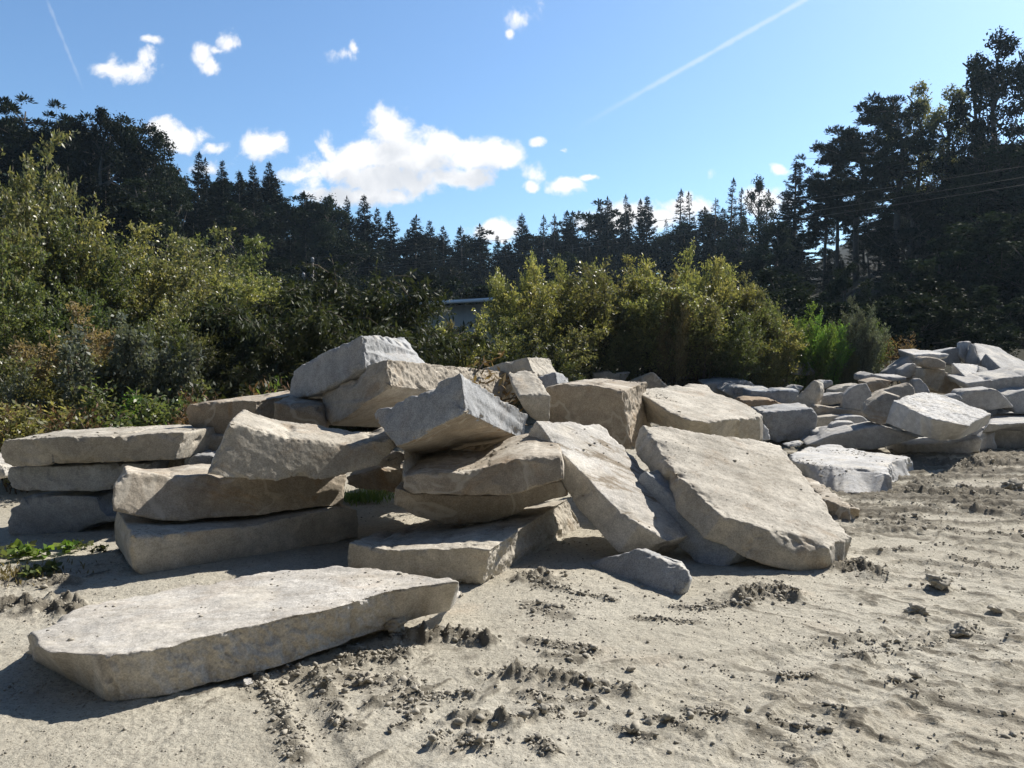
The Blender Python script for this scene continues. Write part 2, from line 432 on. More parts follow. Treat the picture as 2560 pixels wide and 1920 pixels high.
an = np.concatenate([np.linspace(-46, 46, 780), np.linspace(46, 314, 70)[1:-1]])
an = np.radians(np.sort(an))
rad = np.concatenate([np.geomspace(.25, 2.3, 14), np.geomspace(2.3, 17, 560)[1:], np.geomspace(17, 180, 90)[1:], np.geomspace(180, 2600, 12)[1:]])
AA, RR = np.meshgrid(an, rad)
gx = (np.sin(AA) * RR).ravel(); gy = (np.cos(AA) * RR).ravel()
gz, gm = ground_h(gx, gy)
na, nr = len(an), len(rad)
i = np.arange(nr - 1)[:, None] * na; j = np.arange(na)[None, :]; j2 = (j + 1) % na
gq = np.stack([i + j, i + j2, i + na + j2, i + na + j], -1).reshape(-1, 4)
gv = np.stack([gx, gy, gz], -1)
gv = np.concatenate([gv, [[0, 0, gz[:na].mean()]]])
ctr = np.stack([np.full(na, len(gv) - 1), (np.arange(na) + 1) % na, np.arange(na)], -1)
gme = mesh_np('ground', gv, [gq, ctr], True)
at = gme.attributes.new('mud', 'FLOAT', 'POINT'); at.data.foreach_set('value', np.append(gm, 0).astype(np.float32))
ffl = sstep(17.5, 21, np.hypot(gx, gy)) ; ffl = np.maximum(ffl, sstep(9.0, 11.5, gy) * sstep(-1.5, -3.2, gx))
ffl = np.maximum(ffl, sstep(6, 9, np.hypot(gx, gy)) * sstep(70, 95, np.abs(np.degrees(np.arctan2(gx, gy)))))  # the added bank behind the camera is kept dark too
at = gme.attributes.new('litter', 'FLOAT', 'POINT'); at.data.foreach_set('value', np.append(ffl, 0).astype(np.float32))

m, nt, out = newmat('quarry_ground'); N = NT(nt)
tc = N.n('ShaderNodeTexCoord').outputs['Object']
a_m = N.n('ShaderNodeAttribute', attribute_name='mud').outputs['Fac']
a_l = N.n('ShaderNodeAttribute', attribute_name='litter').outputs['Fac']
col = N.mix(N.ramp(N.noise(tc, .55, 5, .6), .35, .65), (.43, .398, .325), (.50, .47, .395))
col = N.mix(N.math('MULTIPLY', N.ramp(N.noise(tc, 2.2, 8, .7, .6), .50, .66), .5), col, (.34, .305, .245))
col = N.mix(N.math('MULTIPLY', N.ramp(N.noise(tc, 1.4, 5, .6), .55, .75), .35), col, (.53, .42, .31))
col = N.mix(1., col, N.ramp(N.noise(tc, 26, 7, .75), .25, .75, .80, 1.15), 'MULTIPLY')
col = N.mix(N.math('MULTIPLY', N.ramp(N.noise(tc, 75, 4, .75), .55, .61), .7), col, (.17, .152, .125))
col = N.mix(N.math('MULTIPLY', N.math('MULTIPLY', N.ramp(N.noise(tc, 34, 5, .75), .56, .62), N.ramp(N.noise(tc, 1.7, 4, .6), .42, .6)), .7), col, (.19, .17, .14))
mf = N.ramp(N.math('ADD', a_m, N.math('MULTIPLY', N.math('SUBTRACT', N.noise(tc, 9, 8, .75), .5), 1.1)), .30, .75)
mc = N.mix(N.ramp(N.noise(tc, 6, 4), .35, .65), (.105, .092, .070), (.185, .166, .132))
col = N.mix(N.math('MULTIPLY', mf, .85), col, mc)
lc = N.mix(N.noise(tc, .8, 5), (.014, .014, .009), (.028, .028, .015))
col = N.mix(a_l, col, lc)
bs = N.n('ShaderNodeBsdfPrincipled'); N.set(bs.inputs['Base Color'], col); bs.inputs['Roughness'].default_value = .95
bs.inputs['Specular IOR Level'].default_value = .15
b1 = N.n('ShaderNodeBump'); b1.inputs['Strength'].default_value = .8; b1.inputs['Distance'].default_value = .012
N.set(b1.inputs['Height'], N.noise(tc, 42, 8, .72))
b2 = N.n('ShaderNodeBump'); b2.inputs['Strength'].default_value = .5; b2.inputs['Distance'].default_value = .03
N.set(b2.inputs['Height'], N.noise(tc, 12, 6, .7)); N.set(b2.inputs['Normal'], b1.outputs[0])
N.set(bs.inputs['Normal'], b2.outputs[0])
nt.links.new(bs.outputs[0], out.inputs[0])
M['ground'] = m
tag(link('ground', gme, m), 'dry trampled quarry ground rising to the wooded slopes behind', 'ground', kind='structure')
M['mud'] = plain('mud', (.345, .318, .265), .95, .3, 20)
M['mudlight'] = plain('dry_mud', (.37, .335, .275), .95, .25, 14)

def gheight(x, y):
    z, _ = ground_h(np.atleast_1d(np.asarray(x, float)), np.atleast_1d(np.asarray(y, float))); return z

# clods and pebbles: far more than anyone could count
bm = bmesh.new(); bmesh.ops.create_icosphere(bm, subdivisions=2, radius=1)
icv = np.array([v.co[:] for v in bm.verts]); icf = np.array([[v.index for v in f.verts] for f in bm.faces]); bm.free()
bm = bmesh.new(); bmesh.ops.create_icosphere(bm, subdivisions=4, radius=1)
ic3v = np.array([v.co[:] for v in bm.verts]); ic3f = np.array([[v.index for v in f.verts] for f in bm.faces]); bm.free()
bm = bmesh.new(); bmesh.ops.create_icosphere(bm, subdivisions=1, radius=1)
ic1v = np.array([v.co[:] for v in bm.verts]); ic1f = np.array([[v.index for v in f.verts] for f in bm.faces]); bm.free()
def lump(seed, v=icv, amp=.35, ang=False):
    p = v + seed * 7.7
    s = 1 + amp * fbm(p, 1.1, 3, .6) * 1.6 + (amp * .55 * fbm(p, 3.6, 4, .65) if len(v) > 600 else 0)
    w = v * s[:, None]
    if ang:                                    # chipped: cut by a few planes
        r = np.random.default_rng(seed)
        for _ in range(9):
            n = r.normal(size=3); n /= np.linalg.norm(n); h = r.uniform(.42, .78)
            e = np.maximum(w @ n - h, 0); w = w - e[:, None] * n
    return w
def scatter(name, xy, size, variants, vf, flat=(.55, .9), sink=.3, smooth=False):
    V = []; Fc = []; c = 0
    z = gheight(xy[:, 0], xy[:, 1])
    for k in range(len(xy)):
        v = variants[k % len(variants)]
        a = rng.uniform(0, 6.28); ca, sa = math.cos(a), math.sin(a)
        s = size[k] * np.array([rng.uniform(.75, 1.35), rng.uniform(.7, 1.1), rng.uniform(*flat)])
        w = v * s
        w = np.stack([w[:, 0] * ca - w[:, 1] * sa, w[:, 0] * sa + w[:, 1] * ca, w[:, 2]], -1)
        w += [xy[k, 0], xy[k, 1], z[k] + s[2] * (1 - sink) * .6]
        V.append(w); Fc.append(vf + c); c += len(v)
    return mesh_np(name, np.concatenate(V), np.concatenate(Fc), smooth)
clod_v = [lump(s, icv, .8, True) for s in range(1, 15)]
peb_v = [lump(s, ic1v, .4) for s in range(11, 19)]
cx = []; cs = []
for r in RIDGES:
    pl = ridge_world(r); w = r[1]
    L = np.linalg.norm(np.diff(pl, axis=0), axis=1); cum = np.concatenate([[0], np.cumsum(L)])
    n_ = int(r[3] * 2.0); t = rng.uniform(0, cum[-1], n_)
    px = np.interp(t, cum, pl[:, 0]); py = np.interp(t, cum, pl[:, 1])
    g = np.stack([px, py], -1) + rng.normal(0, w * .8, (n_, 2))
    cx.append(g); cs.append(np.clip(rng.lognormal(math.log(.0052), .65, n_), .002, .030) * (1 + .06 * np.maximum(py - 4, 0)))
for k in range(55):                             # loose crumb patches on the churned right side
    px, py = rng.uniform(1250, 2640), 1330 + 590 * rng.uniform(0, 1) ** 1.4
    c = G(px, py)[:2]; a = rng.normal(-.35, .35); n_ = int(rng.integers(6, 26)); L_ = rng.uniform(.05, .2)
    q = np.stack([rng.normal(0, L_, n_), rng.normal(0, .022, n_)], -1)
    cx.append(c + np.stack([q[:, 0] * math.cos(a) - q[:, 1] * math.sin(a), q[:, 0] * math.sin(a) + q[:, 1] * math.cos(a)], -1))
    cs.append(np.clip(rng.lognormal(math.log(.005), .6, n_), .002, .022) * (1 + .08 * max(c[1] - 4, 0)))
cx = np.concatenate(cx); cs = np.concatenate(cs)
tag(link('mud_clods', scatter('mud_clods', cx, cs, clod_v, icf), M['mud']), 'small damp mud clods strewn along the pushed-up ridges of the ground', 'mud', kind='stuff')
n = 26000
yy = 2.6 * np.exp(rng.uniform(0, math.log(13 / 2.6), n)); xx = yy * rng.uniform(-.85, .85, n)
keep = (fbm(np.stack([xx, yy, 0 * xx], -1), 1.1, 3) + rng.normal(0, .25, n)) > -.05
xx, yy = xx[keep], yy[keep]
ps = np.clip(rng.lognormal(math.log(.0027), .55, len(xx)), .001, .013) * (.55 + .13 * yy)
tag(link('pebbles', scatter('pebbles', np.stack([xx, yy], -1), ps, peb_v, ic1f), M['mud']), 'fine pebbles and crumbs scattered over the dry ground', 'pebbles', kind='stuff')
# rubble bank at the back right
n = 2200
rx_ = []
while len(rx_) < n:
    px, py = rng.uniform(1815, 2190), rng.uniform(893, 985)
    d = 15.2 + (985 - py) / 92 * 3.2
    p = U(px, py, d); rx_.append(p[:2] + rng.normal(0, .15, 2))
rx_ = np.array(rx_)
rub_v = [lump(s, icv, .3, True) for s in range(31, 41)]
tag(link('rubble', scatter('rubble', rx_, np.clip(rng.lognormal(math.log(.045), .6, n), .015, .16), rub_v, icf, (.45, .8)), M['rubble']), 'loose grey stone rubble heaped on the bank below the willows', 'rubble', kind='stuff')

# ------------------------------------------------------------------ stones
def wobble(poly, step, amp, r):
    """points between the corners, pushed in and out: a broken edge"""
    outp = []
    n = len(poly)
    for k in range(n):
        a, b = poly[k], poly[(k + 1) % n]; L = np.linalg.norm(b - a)
        outp.append(a)
        m = int(L / step)
        for q in range(1, m + 1):
            t = q / (m + 1) + r.uniform(-.2, .2) / (m + 1)
            outp.append(a + (b - a) * t + r.normal(0, amp, 3))
    return outp
STONES = []
def unit_(v): return v / (np.linalg.norm(v) + 1e-9)
def stone(name, label, mat, poly, pl, ext, back=None, vox=None, rough=1.0, grooves=(), seed=None, group=None, cat='stone', edge=1.0, relief=(), face2=None):
    seed = len(STONES) + 1 if seed is None else seed
    if group == GR: edge *= .6
    r = np.random.default_rng(seed * 13 + 5)
    if pl[0] == 'v':
        _, px, py, d, yaw, tilt = pl; p0 = U(px, py, d); y, t = R(yaw), R(tilt)
        nrm = np.array([math.sin(y) * math.cos(t), -math.cos(y) * math.cos(t), math.sin(t)])
    elif pl[0] == 'h':
        _, px, py, d, tx, ty = pl; p0 = U(px, py, d); nrm = np.array([-tx, -ty, 1.]); nrm /= np.linalg.norm(nrm)
    elif pl[0] == 'n':
        p0 = U(*pl[1:4]); nrm = np.array(pl[4:7], float); nrm /= np.linalg.norm(nrm)
    else:
        a, b, c = [U(*p) for p in pl]; p0 = a; nrm = np.cross(b - a, c - a); nrm /= np.linalg.norm(nrm)
        if np.dot(nrm, np.array([0, 0, CH]) - a) < 0: nrm = -nrm
    if np.isscalar(ext): ext = -nrm * ext
    ext = np.asarray(ext, float)
    fr = [onplane(px, py, p0, nrm) for px, py in poly]
    bk = [p + ext for p in fr]
    sz = np.linalg.norm(np.ptp(np.array(fr), axis=0))
    for k in range(len(bk)):
        if back and k in back:
            bk[k] = onplane(*back[k], p0 + ext, nrm)
        elif not (back): bk[k] = bk[k] + r.normal(0, .012 * sz, 3)
    dist = p0[1]
    amp = (.0032 + .00045 * dist) * edge
    st = .11 + .012 * dist
    # the same number of extra points on both rims
    f2, b2 = [], []
    n = len(fr)
    for k in range(n):
        a, b, c, e = fr[k], fr[(k + 1) % n], bk[k], bk[(k + 1) % n]
        L = np.linalg.norm(b - a); m = int(L / st)
        f2.append(a); b2.append(c)
        for q in range(1, m + 1):
            t = q / (m + 1) + r.uniform(-.25, .25) / (m + 1)
            f2.append(a + (b - a) * t + r.normal(0, amp, 3)); b2.append(c + (e - c) * t + r.normal(0, amp * 1.5, 3))
    corner = [0]
    for k in range(1, len(f2)):
        if any(f2[k] is q for q in fr): corner.append(k)
    if len(fr) > 9: corner = corner[::3]
    bm = bmesh.new()
    fv = [bm.verts.new(p) for p in f2]; bv = [bm.verts.new(p) for p in b2]
    n = len(fv)
    e1 = unit_(np.cross(nrm, [.31, .52, .79])); e2 = np.cross(nrm, e1)
    for vs, pts, flip in ((fv, f2, False), (bv, b2, True)):
        tri = tessellate_polygon([[Vector((float(p @ e1), float(p @ e2), 0)) for p in pts]])
        for t in tri:
            if len(set(t)) == 3:
                try: bm.faces.new([vs[q] for q in (reversed(t) if flip else t)])
                except ValueError: pass
    for k in range(n):
        k2 = (k + 1) % n
        bm.faces.new((fv[k2], fv[k], bv[k], bv[k2]))
    bmesh.ops.triangulate(bm, faces=[f for f in bm.faces if len(f.verts) > 3])
    bmesh.ops.recalc_face_normals(bm, faces=bm.faces[:])
    ctr = np.mean(np.array(f2 + b2), axis=0)
    for v in bm.verts: v.co = v.co - Vector(ctr)
    rot = Matrix.Rotation(.61, 4, 'X') @ Matrix.Rotation(.47, 4, 'Y') @ Matrix.Rotation(.83, 4, 'Z')
    for v in bm.verts: v.co = rot @ v.co         # keeps the faces off the voxel axes
    me = bpy.data.meshes.new('tmp'); bm.to_mesh(me); bm.free()
    o = bpy.data.objects.new('tmp', me); COL.objects.link(o)
    md = o.modifiers.new('r', 'REMESH'); md.mode = 'VOXEL'
    md.voxel_size = vox or max(.008, dist * .0016)
    md.use_smooth_shade = True
    sm = o.modifiers.new('s', 'SMOOTH'); sm.factor = .5; sm.iterations = 3
    dg = bpy.context.evaluated_depsgraph_get()
    nm = bpy.data.meshes.new_from_object(o.evaluated_get(dg))
    bpy.data.objects.remove(o); bpy.data.meshes.remove(me)
    nm.transform(rot.inverted())
    nv = len(nm.vertices)
    co = np.empty(nv * 3, np.float32); nm.vertices.foreach_get('co', co); co = co.reshape(-1, 3).astype(float)
    no = np.empty(nv * 3, np.float32); nm.vertices.foreach_get('normal', no); no = no.reshape(-1, 3).astype(float)
    P = co + seed * 3.17
    dsp = fbm(P, 1.6, 2) * .009 + fbm(P, 6, 3, .55) * .0042 + fbm(P, 34, 2, .6) * .0016
    rf = np.full(nv, rough)
    for (fx, fy, fz, k) in relief:               # a broken face, rougher than the rest
        dv = np.array([fx, fy, fz]); dv = dv / np.linalg.norm(dv)
        w = sstep(.75, .92, no @ dv); dsp = dsp * (1 - w) + w * k * (.009 * fbm(P, 3.5, 2) - .011 * np.clip(.45 + fbm(P, 12, 4, .62), 0, 1.2) - .003 * np.abs(fbm(P, 40, 2)))
    co2 = co + no * (dsp * rf)[:, None]
    for g in grooves:
        a = U(*g[0:3]) - ctr; b = U(*g[3:6]) - ctr; rr, dp = g[6], g[7]
        ab = b - a; t = ((co - a) @ ab) / (ab @ ab); tc_ = np.clip(t, 0, 1)
        d = np.linalg.norm(co - a - tc_[:, None] * ab, axis=1)
        co2 -= no * (dp * np.sqrt(np.clip(1 - (d / rr) ** 2, 0, 1)))[:, None]
    # chips knocked out of the edges
    F2, B2 = np.array(f2), np.array(b2)
    sgn = np.sign(sum(np.dot(np.cross(F2[k] - F2[0], F2[(k + 1) % n] - F2[0]), nrm) for k in range(n)) + 1e-12)
    side = np.array([unit_(np.cross(F2[(k + 1) % n] - F2[k], nrm)) * sgn for k in range(n)])
    segs = [(f2[k], f2[(k + 1) % n], nrm + side[k]) for k in range(n)]
    if ext[2] > -.6 * np.linalg.norm(ext): segs += [(b2[k], b2[(k + 1) % n], side[k] - nrm) for k in range(n)]
    segs += [(f2[k], b2[k], side[k] + side[k - 1]) for k in corner]
    de = np.full(nv, 9.); dirs = np.zeros((nv, 3))
    for a, b, dv in segs:
        a = a - ctr; ab = b - ctr - a
        t = np.clip(((co - a) @ ab) / (ab @ ab + 1e-9), 0, 1)
        dd = np.linalg.norm(co - a - t[:, None] * ab, axis=1); k = dd < de
        de[k] = dd[k]; dirs[k] = dv
    cs_ = min(1.6, .7 + dist * .05) * edge
    ch = np.exp(-(de / (.030 * cs_)) ** 2) * np.clip(fbm(P, 9, 3, .6) + .14, 0, 1) * .022 * cs_
    ch += np.exp(-(de / (.085 * cs_)) ** 2) * np.clip(fbm(P + 9, 3.0, 3, .55) - .10, 0, 1) * .055 * cs_
    co2 -= dirs * ch[:, None]
    nm.vertices.foreach_set('co', co2.astype(np.float32).ravel()); nm.update()
    nm.polygons.foreach_set('use_smooth', np.ones(len(nm.polygons), bool))
    nm.name = name; nm.materials.clear(); nm.materials.append(M[mat])
    if face2:                                    # faces turned one way take a second colour that paints in bounce light
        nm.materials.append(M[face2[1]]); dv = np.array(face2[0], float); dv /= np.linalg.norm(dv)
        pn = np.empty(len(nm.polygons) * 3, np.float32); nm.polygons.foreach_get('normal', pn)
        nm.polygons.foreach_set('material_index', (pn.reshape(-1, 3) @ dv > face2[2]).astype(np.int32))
    o = link(name, nm); o.location = ctr
    try: o.cycles.shadow_terminator_geometry_offset = .15; o.cycles.shadow_terminator_offset = .05
    except Exception: pass
    tag(o, label, cat, group)
    STONES.append(o)
    return o
GF = 'stones in the front heap'; GR = 'stones in the far right heap'; GM = 'stones between the two heaps'
# ---- foreground slab
stone('granite_slab', 'long pale slab lying flat on the ground in front of the heap', 'pale',
  [(280,1637),(176,1632),(118,1630),(91,1613),(95,1598),(66,1580),(169,1532),(220,1512),(338,1490),(540,1451),(711,1424),(836,1411),(955,1421),(1056,1434),(1127,1443),(1147,1455),(1107,1459),(988,1475),(887,1502),(803,1529),(668,1556),(523,1590),(422,1617)],
  ('h',280,1637,3.50,.045,.015), (0,0,-.245),
  {0:(277,1762),1:(185,1708),2:(115,1672),3:(70,1650),4:(62,1640),5:(58,1637),14:(1152,1480),15:(1152,1494),16:(1124,1528),17:(985,1566),18:(880,1600),19:(803,1628),20:(665,1677),21:(523,1712),22:(422,1738)},
  vox=.0075, edge=.75, relief=((.7,-.7,.1,2.8),), group=GF,
  grooves=((238,1640,3.49,265,1700,3.5,.03,.03),))
# ---- left stack
stone('granite_slab', 'broad beige slab topmost of the three-slab stack at the left edge', 'tan',
  [(8,1100),(125,1092),(255,1090),(285,1091),(350,1086),(460,1081),(452,1110),(436,1151),(290,1157),(130,1165),(30,1168),(6,1155),(-3,1125)],
  ('v',130,1165,6.65,8,0), (.12,.75,.0), group=GF)
stone('granite_slab', 'blue-grey slab with drill marks in the middle of the left stack', 'blue',
  [(22,1168),(130,1166),(250,1160),(300,1158),(385,1155),(372,1200),(282,1224),(200,1232),(60,1228),(25,1220),(15,1190)],
  ('v',130,1228,6.75,8,0), (.12,.7,.0), group=GF,
  grooves=tuple((x,1170,6.75,x,1192,6.75,.035,.012) for x in (62,128,192,250)))
stone('granite_slab', 'thick blue-grey slab at the foot of the left stack with a broken right end', 'blue',
  [(45,1262),(55,1241),(180,1239),(246,1239),(252,1270),(268,1290),(300,1290),(350,1289),(345,1302),(265,1305),(220,1315),(172,1345),(130,1352),(60,1350),(18,1345),(18,1275)],
  ('v',60,1345,6.75,8,0), (.12,.75,.0), group=GF, relief=((.9,-.2,.3,2.),))
stone('granite_slab', 'pale slab at the picture edge showing only its corner beside the left stack', 'pale',
  [(-90,1150),(5,1160),(14,1182),(8,1198),(-90,1205)], ('v',0,1198,7.6,0,0), (0,.8,.0), group=GF)
stone('granite_block', 'brown rough-faced block behind the right end of the left stack', 'rough',
  [(448,1080),(501,1086),(498,1130),(470,1152),(455,1185),(432,1180),(437,1150)], ('v',470,1150,7.15,50,0), (-.55,.42,.0), group=GF, relief=((.77,-.64,0,2.2),))
stone('granite_block', 'small pale sunlit block tucked under the left stack', 'pale',
  [(370,1182),(380,1154),(440,1150),(440,1182)], ('v',372,1176,7.0,46,0), (-.3,.3,0), group=GF)
# ---- middle stack
stone('granite_slab', 'thick shaded slab lying on the ground as base of the middle stack', 'tan',
  [(327,1334),(410,1335),(640,1312),(856,1268),(893,1274),(899,1310),(896,1344),(640,1410),(500,1430),(361,1446),(333,1425),(324,1375)],
  [(333,1425,5.50),(327,1335,5.45),(897,1342,6.6)], (-.5,.72,.01), group=GF, edge=.8)
stone('granite_slab', 'brown slab with a rounded end in the middle of the middle stack', 'brown',
  [(317,1182),(285,1212),(280,1245),(283,1278),(341,1290),(420,1302),(463,1303),(640,1290),(862,1262),(868,1186),(700,1181),(515,1188),(430,1190)],
  [(420,1301,5.85),(317,1181,5.92),(862,1230,6.6)], (-.2,.45,.0), group=GF)
stone('granite_slab', 'tilted slab with white scratches on top of the middle stack', 'tan',
  [(573,1056),(559,1083),(513,1188),(561,1195),(628,1202),(695,1204),(729,1197),(807,1199),(860,1189),(945,1165),(995,1115),(974,1097),(915,1106),(860,1112),(760,1098),(720,1095),(671,1079)],
  [(514,1188,5.72),(573,1056,5.9),(945,1165,6.3)], (-.08,.52,.075), group=GF)
stone('granite_slab', 'overhanging dark slab with a bright broken end behind the middle stack', 'brown',
  [(458,1022),(470,1012),(492,1007),(560,1005),(641,1003),(641,1070),(561,1095),(498,1086),(475,1069),(462,1040)],
  ('v',498,1085,7.35,5,-6), (.42,.75,.055), group=GF, relief=((.9,-.3,0,2.2),))
stone('granite_block', 'brown block under the upper left end of the heap', 'brown',
  [(683,1006),(800,1015),(818,1075),(683,1075)], ('v',683,1066,7.2,12,0), (0,.5,.03), group=GF)
stone('granite_block', 'shaded block wedged beneath the overhanging dark slab', 'tan',
  [(498,1084),(563,1090),(535,1145),(505,1142)], ('v',510,1140,7.3,0,0), (0,.5,0), group=GF)
stone('granite_block', 'grey block in shade right of the rough-faced brown block', 'grey',
  [(455,1180),(483,1137),(535,1140),(525,1182)], ('v',470,1172,6.95,-5,0), (0,.5,0), group=GF)
stone('granite_block', 'low olive-brown block in the gap between the two front stacks', 'brown',
  [(862,1190),(955,1168),(1012,1175),(1010,1230),(985,1232),(905,1225),(862,1215)], ('v',905,1225,7.2,0,-8), (.0,.6,.0), group=GF)
stone('granite_block', 'pale corner of a block peeping out below the central grey block', 'pale',
  [(940,1165),(992,1122),(1025,1142),(1003,1158),(1003,1176)], ('v',990,1150,6.9,50,0), (-.2,.3,0), group=GF)
# ---- centre of the heap
stone('granite_block', 'grey block with drill grooves at the very top of the heap', 'grey',
  [(906,836),(851,861),(761,907),(732,929),(725,962),(719,1007),(729,1003),(802,980),(914,920)],
  [(906,836,7.2),(914,920,7.1),(719,1007,7.7)], U(1050,862,8.0)-U(906,836,7.2),
  {0:(1012,842),1:(960,860),2:(880,900),3:(850,930),4:(850,960),5:(848,1000),6:(856,998),7:(950,985),8:(1088,935)}, group=GF,
  relief=((.8,-.45,.1,1.8),),
  grooves=tuple((932+i*20,838+i*3.0,7.40+i*.13,938+i*21,905+i*6,7.32+i*.13,.034,.026) for i in range(6)))
stone('granite_block', 'long tan block with a rough sunlit face below the grooved grey block', 'rough',
  [(969,897),(940,905),(917,913),(912,924),(871,948),(806,986),(800,1040),(818,1064),(845,1055),(979,965)],
  [(969,897,6.9),(979,965,6.75),(800,1030,7.45)], U(1290,945,9.2)-U(969,897,6.9),
  {0:(1285,930),9:(1294,1000),1:(1255,935),2:(1230,940),3:(1225,950),4:(1180,975),5:(1110,1010),6:(1105,1060),7:(1120,1075),8:(1150,1070)}, group=GF,
  relief=((.5,-.7,.35,2.4),(.75,-.6,.1,2.4)))
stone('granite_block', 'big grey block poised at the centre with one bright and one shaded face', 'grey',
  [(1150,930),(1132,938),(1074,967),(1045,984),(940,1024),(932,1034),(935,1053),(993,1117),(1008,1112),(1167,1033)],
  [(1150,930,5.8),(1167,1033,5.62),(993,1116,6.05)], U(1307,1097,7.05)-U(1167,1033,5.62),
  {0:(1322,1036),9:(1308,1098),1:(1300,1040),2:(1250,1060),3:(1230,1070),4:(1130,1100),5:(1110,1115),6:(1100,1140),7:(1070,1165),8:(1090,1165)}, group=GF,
  vox=.009, relief=((.8,-.5,.3,.7),), face2=((0,-.5,-.85),'brown',.6))  # brown underside paints in warm light bounced off the slab below
stone('granite_slab', 'orange-brown slab with flaking layers right under the central grey block', 'brown',
  [(1003,1158),(1007,1200),(1006,1221),(1028,1235),(1115,1236),(1225,1242),(1265,1239),(1332,1224),(1410,1200),(1405,1140),(1332,1140),(1271,1152),(1216,1167),(1176,1180),(1086,1181),(1008,1190)],
  [(1028,1235,5.95),(1225,1242,5.85),(1008,1185,6.02)], (.05,.85,.075), group=GF, edge=.8, relief=((.6,-.7,.2,1.8),))
stone('granite_slab', 'dark shaded slab sandwiched below the orange-brown slab', 'brown',
  [(985,1216),(984,1262),(1043,1294),(1115,1311),(1173,1314),(1245,1302),(1314,1273),(1420,1238),(1405,1200),(1225,1240),(1028,1234)],
  ('v',1173,1314,6.18,8,-6), (.05,.6,.0), group=GF, edge=.7)
stone('granite_slab', 'wide slab with crumbs on top at the foot of the centre of the heap', 'tan',
  [(873,1356),(930,1366),(970,1373),(1080,1370),(1167,1367),(1228,1373),(1206,1470),(1040,1446),(873,1440)],
  [(1205,1469,5.33),(1226,1372,5.28),(875,1352,5.5)], (.70,1.7,.0),
  {0:(985,1312),5:(1420,1245),6:(1456,1340),1:(1020,1310),2:(1060,1300),3:(1200,1280),4:(1300,1260),7:(1400,1345),8:(985,1345)}, group=GF, relief=((.9,-.4,0,2.),))
stone('granite_block', 'shadowed block at the back of the gap under the central grey block', 'tan',
  [(1010,1118),(1150,1112),(1335,1105),(1340,1250),(1000,1250)], ('v',1150,1200,6.95,5,0), (.0,.4,.0), group=GF)
# ---- leaning slabs
stone('granite_slab', 'whitish leaning slab with dark dirt streaks down its face', 'streak',
  [(1339,1052),(1420,1053),(1498,1060),(1533,1092),(1562,1118),(1582,1138),(1619,1176),(1690,1250),(1720,1340),(1671,1353),(1598,1312),(1518,1248),(1489,1219),(1408,1136),(1368,1089)],
  [(1339,1052,6.6),(1498,1060,7.0),(1518,1248,5.95)], .24,
  {0:(1304,1101),14:(1328,1130),13:(1362,1172),12:(1425,1243),11:(1444,1274),10:(1546,1384),9:(1650,1385),1:(1390,1110),2:(1460,1110),3:(1500,1140),4:(1530,1165),5:(1550,1185),6:(1590,1225),7:(1650,1290),8:(1690,1372)}, group=GF, vox=.009)
stone('granite_slab', 'blue-grey slab wedged between the two leaning slabs', 'blue',
  [(1598,1186),(1613,1178),(1632,1190),(1700,1270),(1838,1370),(1843,1386),(1818,1424),(1775,1425),(1740,1411),(1636,1315),(1610,1257),(1590,1220)],
  ('n',1775,1424,5.78,-.55,-.72,.30), (.30,.30,-.02), group=GF)
stone('granite_slab', 'largest leaning slab with a wide beige top facing the camera', 'tan',
  [(1607,1062),(1731,1075),(1818,1089),(1922,1102),(1955,1114),(1972,1139),(2018,1197),(2079,1280),(2134,1344),(2090,1354),(2073,1373),(1992,1350),(1905,1321),(1804,1289),(1746,1234),(1685,1182),(1656,1141),(1639,1110),(1618,1077)],
  [(1607,1062,6.9),(1963,1118,7.1),(2073,1373,5.62)], .21,
  {0:(1590,1080),18:(1584,1133),17:(1602,1152),16:(1619,1168),15:(1645,1205),14:(1690,1276),13:(1760,1347),12:(1855,1392),11:(1985,1430),10:(2085,1436),9:(2104,1430),8:(2112,1408),1:(1700,1130),2:(1790,1145),3:(1900,1160),4:(1930,1172),5:(1950,1195),6:(1995,1250),7:(2060,1340)}, group=GF, vox=.009)
stone('granite_block', 'brown block with a light vein standing behind the whitish leaning slab', 'brown',
  [(1362,968),(1403,958),(1475,961),(1562,975),(1566,1030),(1585,1124),(1500,1120),(1376,1070)],
  ('v',1475,1060,7.6,-5,-6), (.36,.8,.02), group=GF, relief=((.9,-.3,0,2.),))
stone('granite_block', 'small tan block with a sunlit edge right of the long rough-faced block', 'tan',
  [(1295,991),(1366,985),(1377,990),(1374,1056),(1333,1052),(1310,1023)], ('v',1340,1040,7.2,12,-8), U(1303,927,7.7)-U(1335,988,7.2), group=GF)
stone('granite_block', 'rounded tan block highest at the back of the heap before the willows', 'tan',
  [(1205,922),(1319,893),(1338,938),(1300,948),(1205,945)], [(1319,893,8.7),(1336,936,8.6),(1217,919,9.3)], U(1395,905,9.2)-U(1319,893,8.7),
  {1:(1375,894),2:(1403,945),0:(1300,915),3:(1380,950),4:(1300,950)}, group=GF, relief=((.8,-.5,.2,2.),))
stone('granite_block', 'small grey block under the rounded tan block at the back', 'grey',
  [(1335,941),(1387,929),(1393,960),(1372,975),(1335,970)], [(1387,929,8.3),(1391,956,8.25),(1339,939,8.7)], (.18,.32,-.06), group=GF)
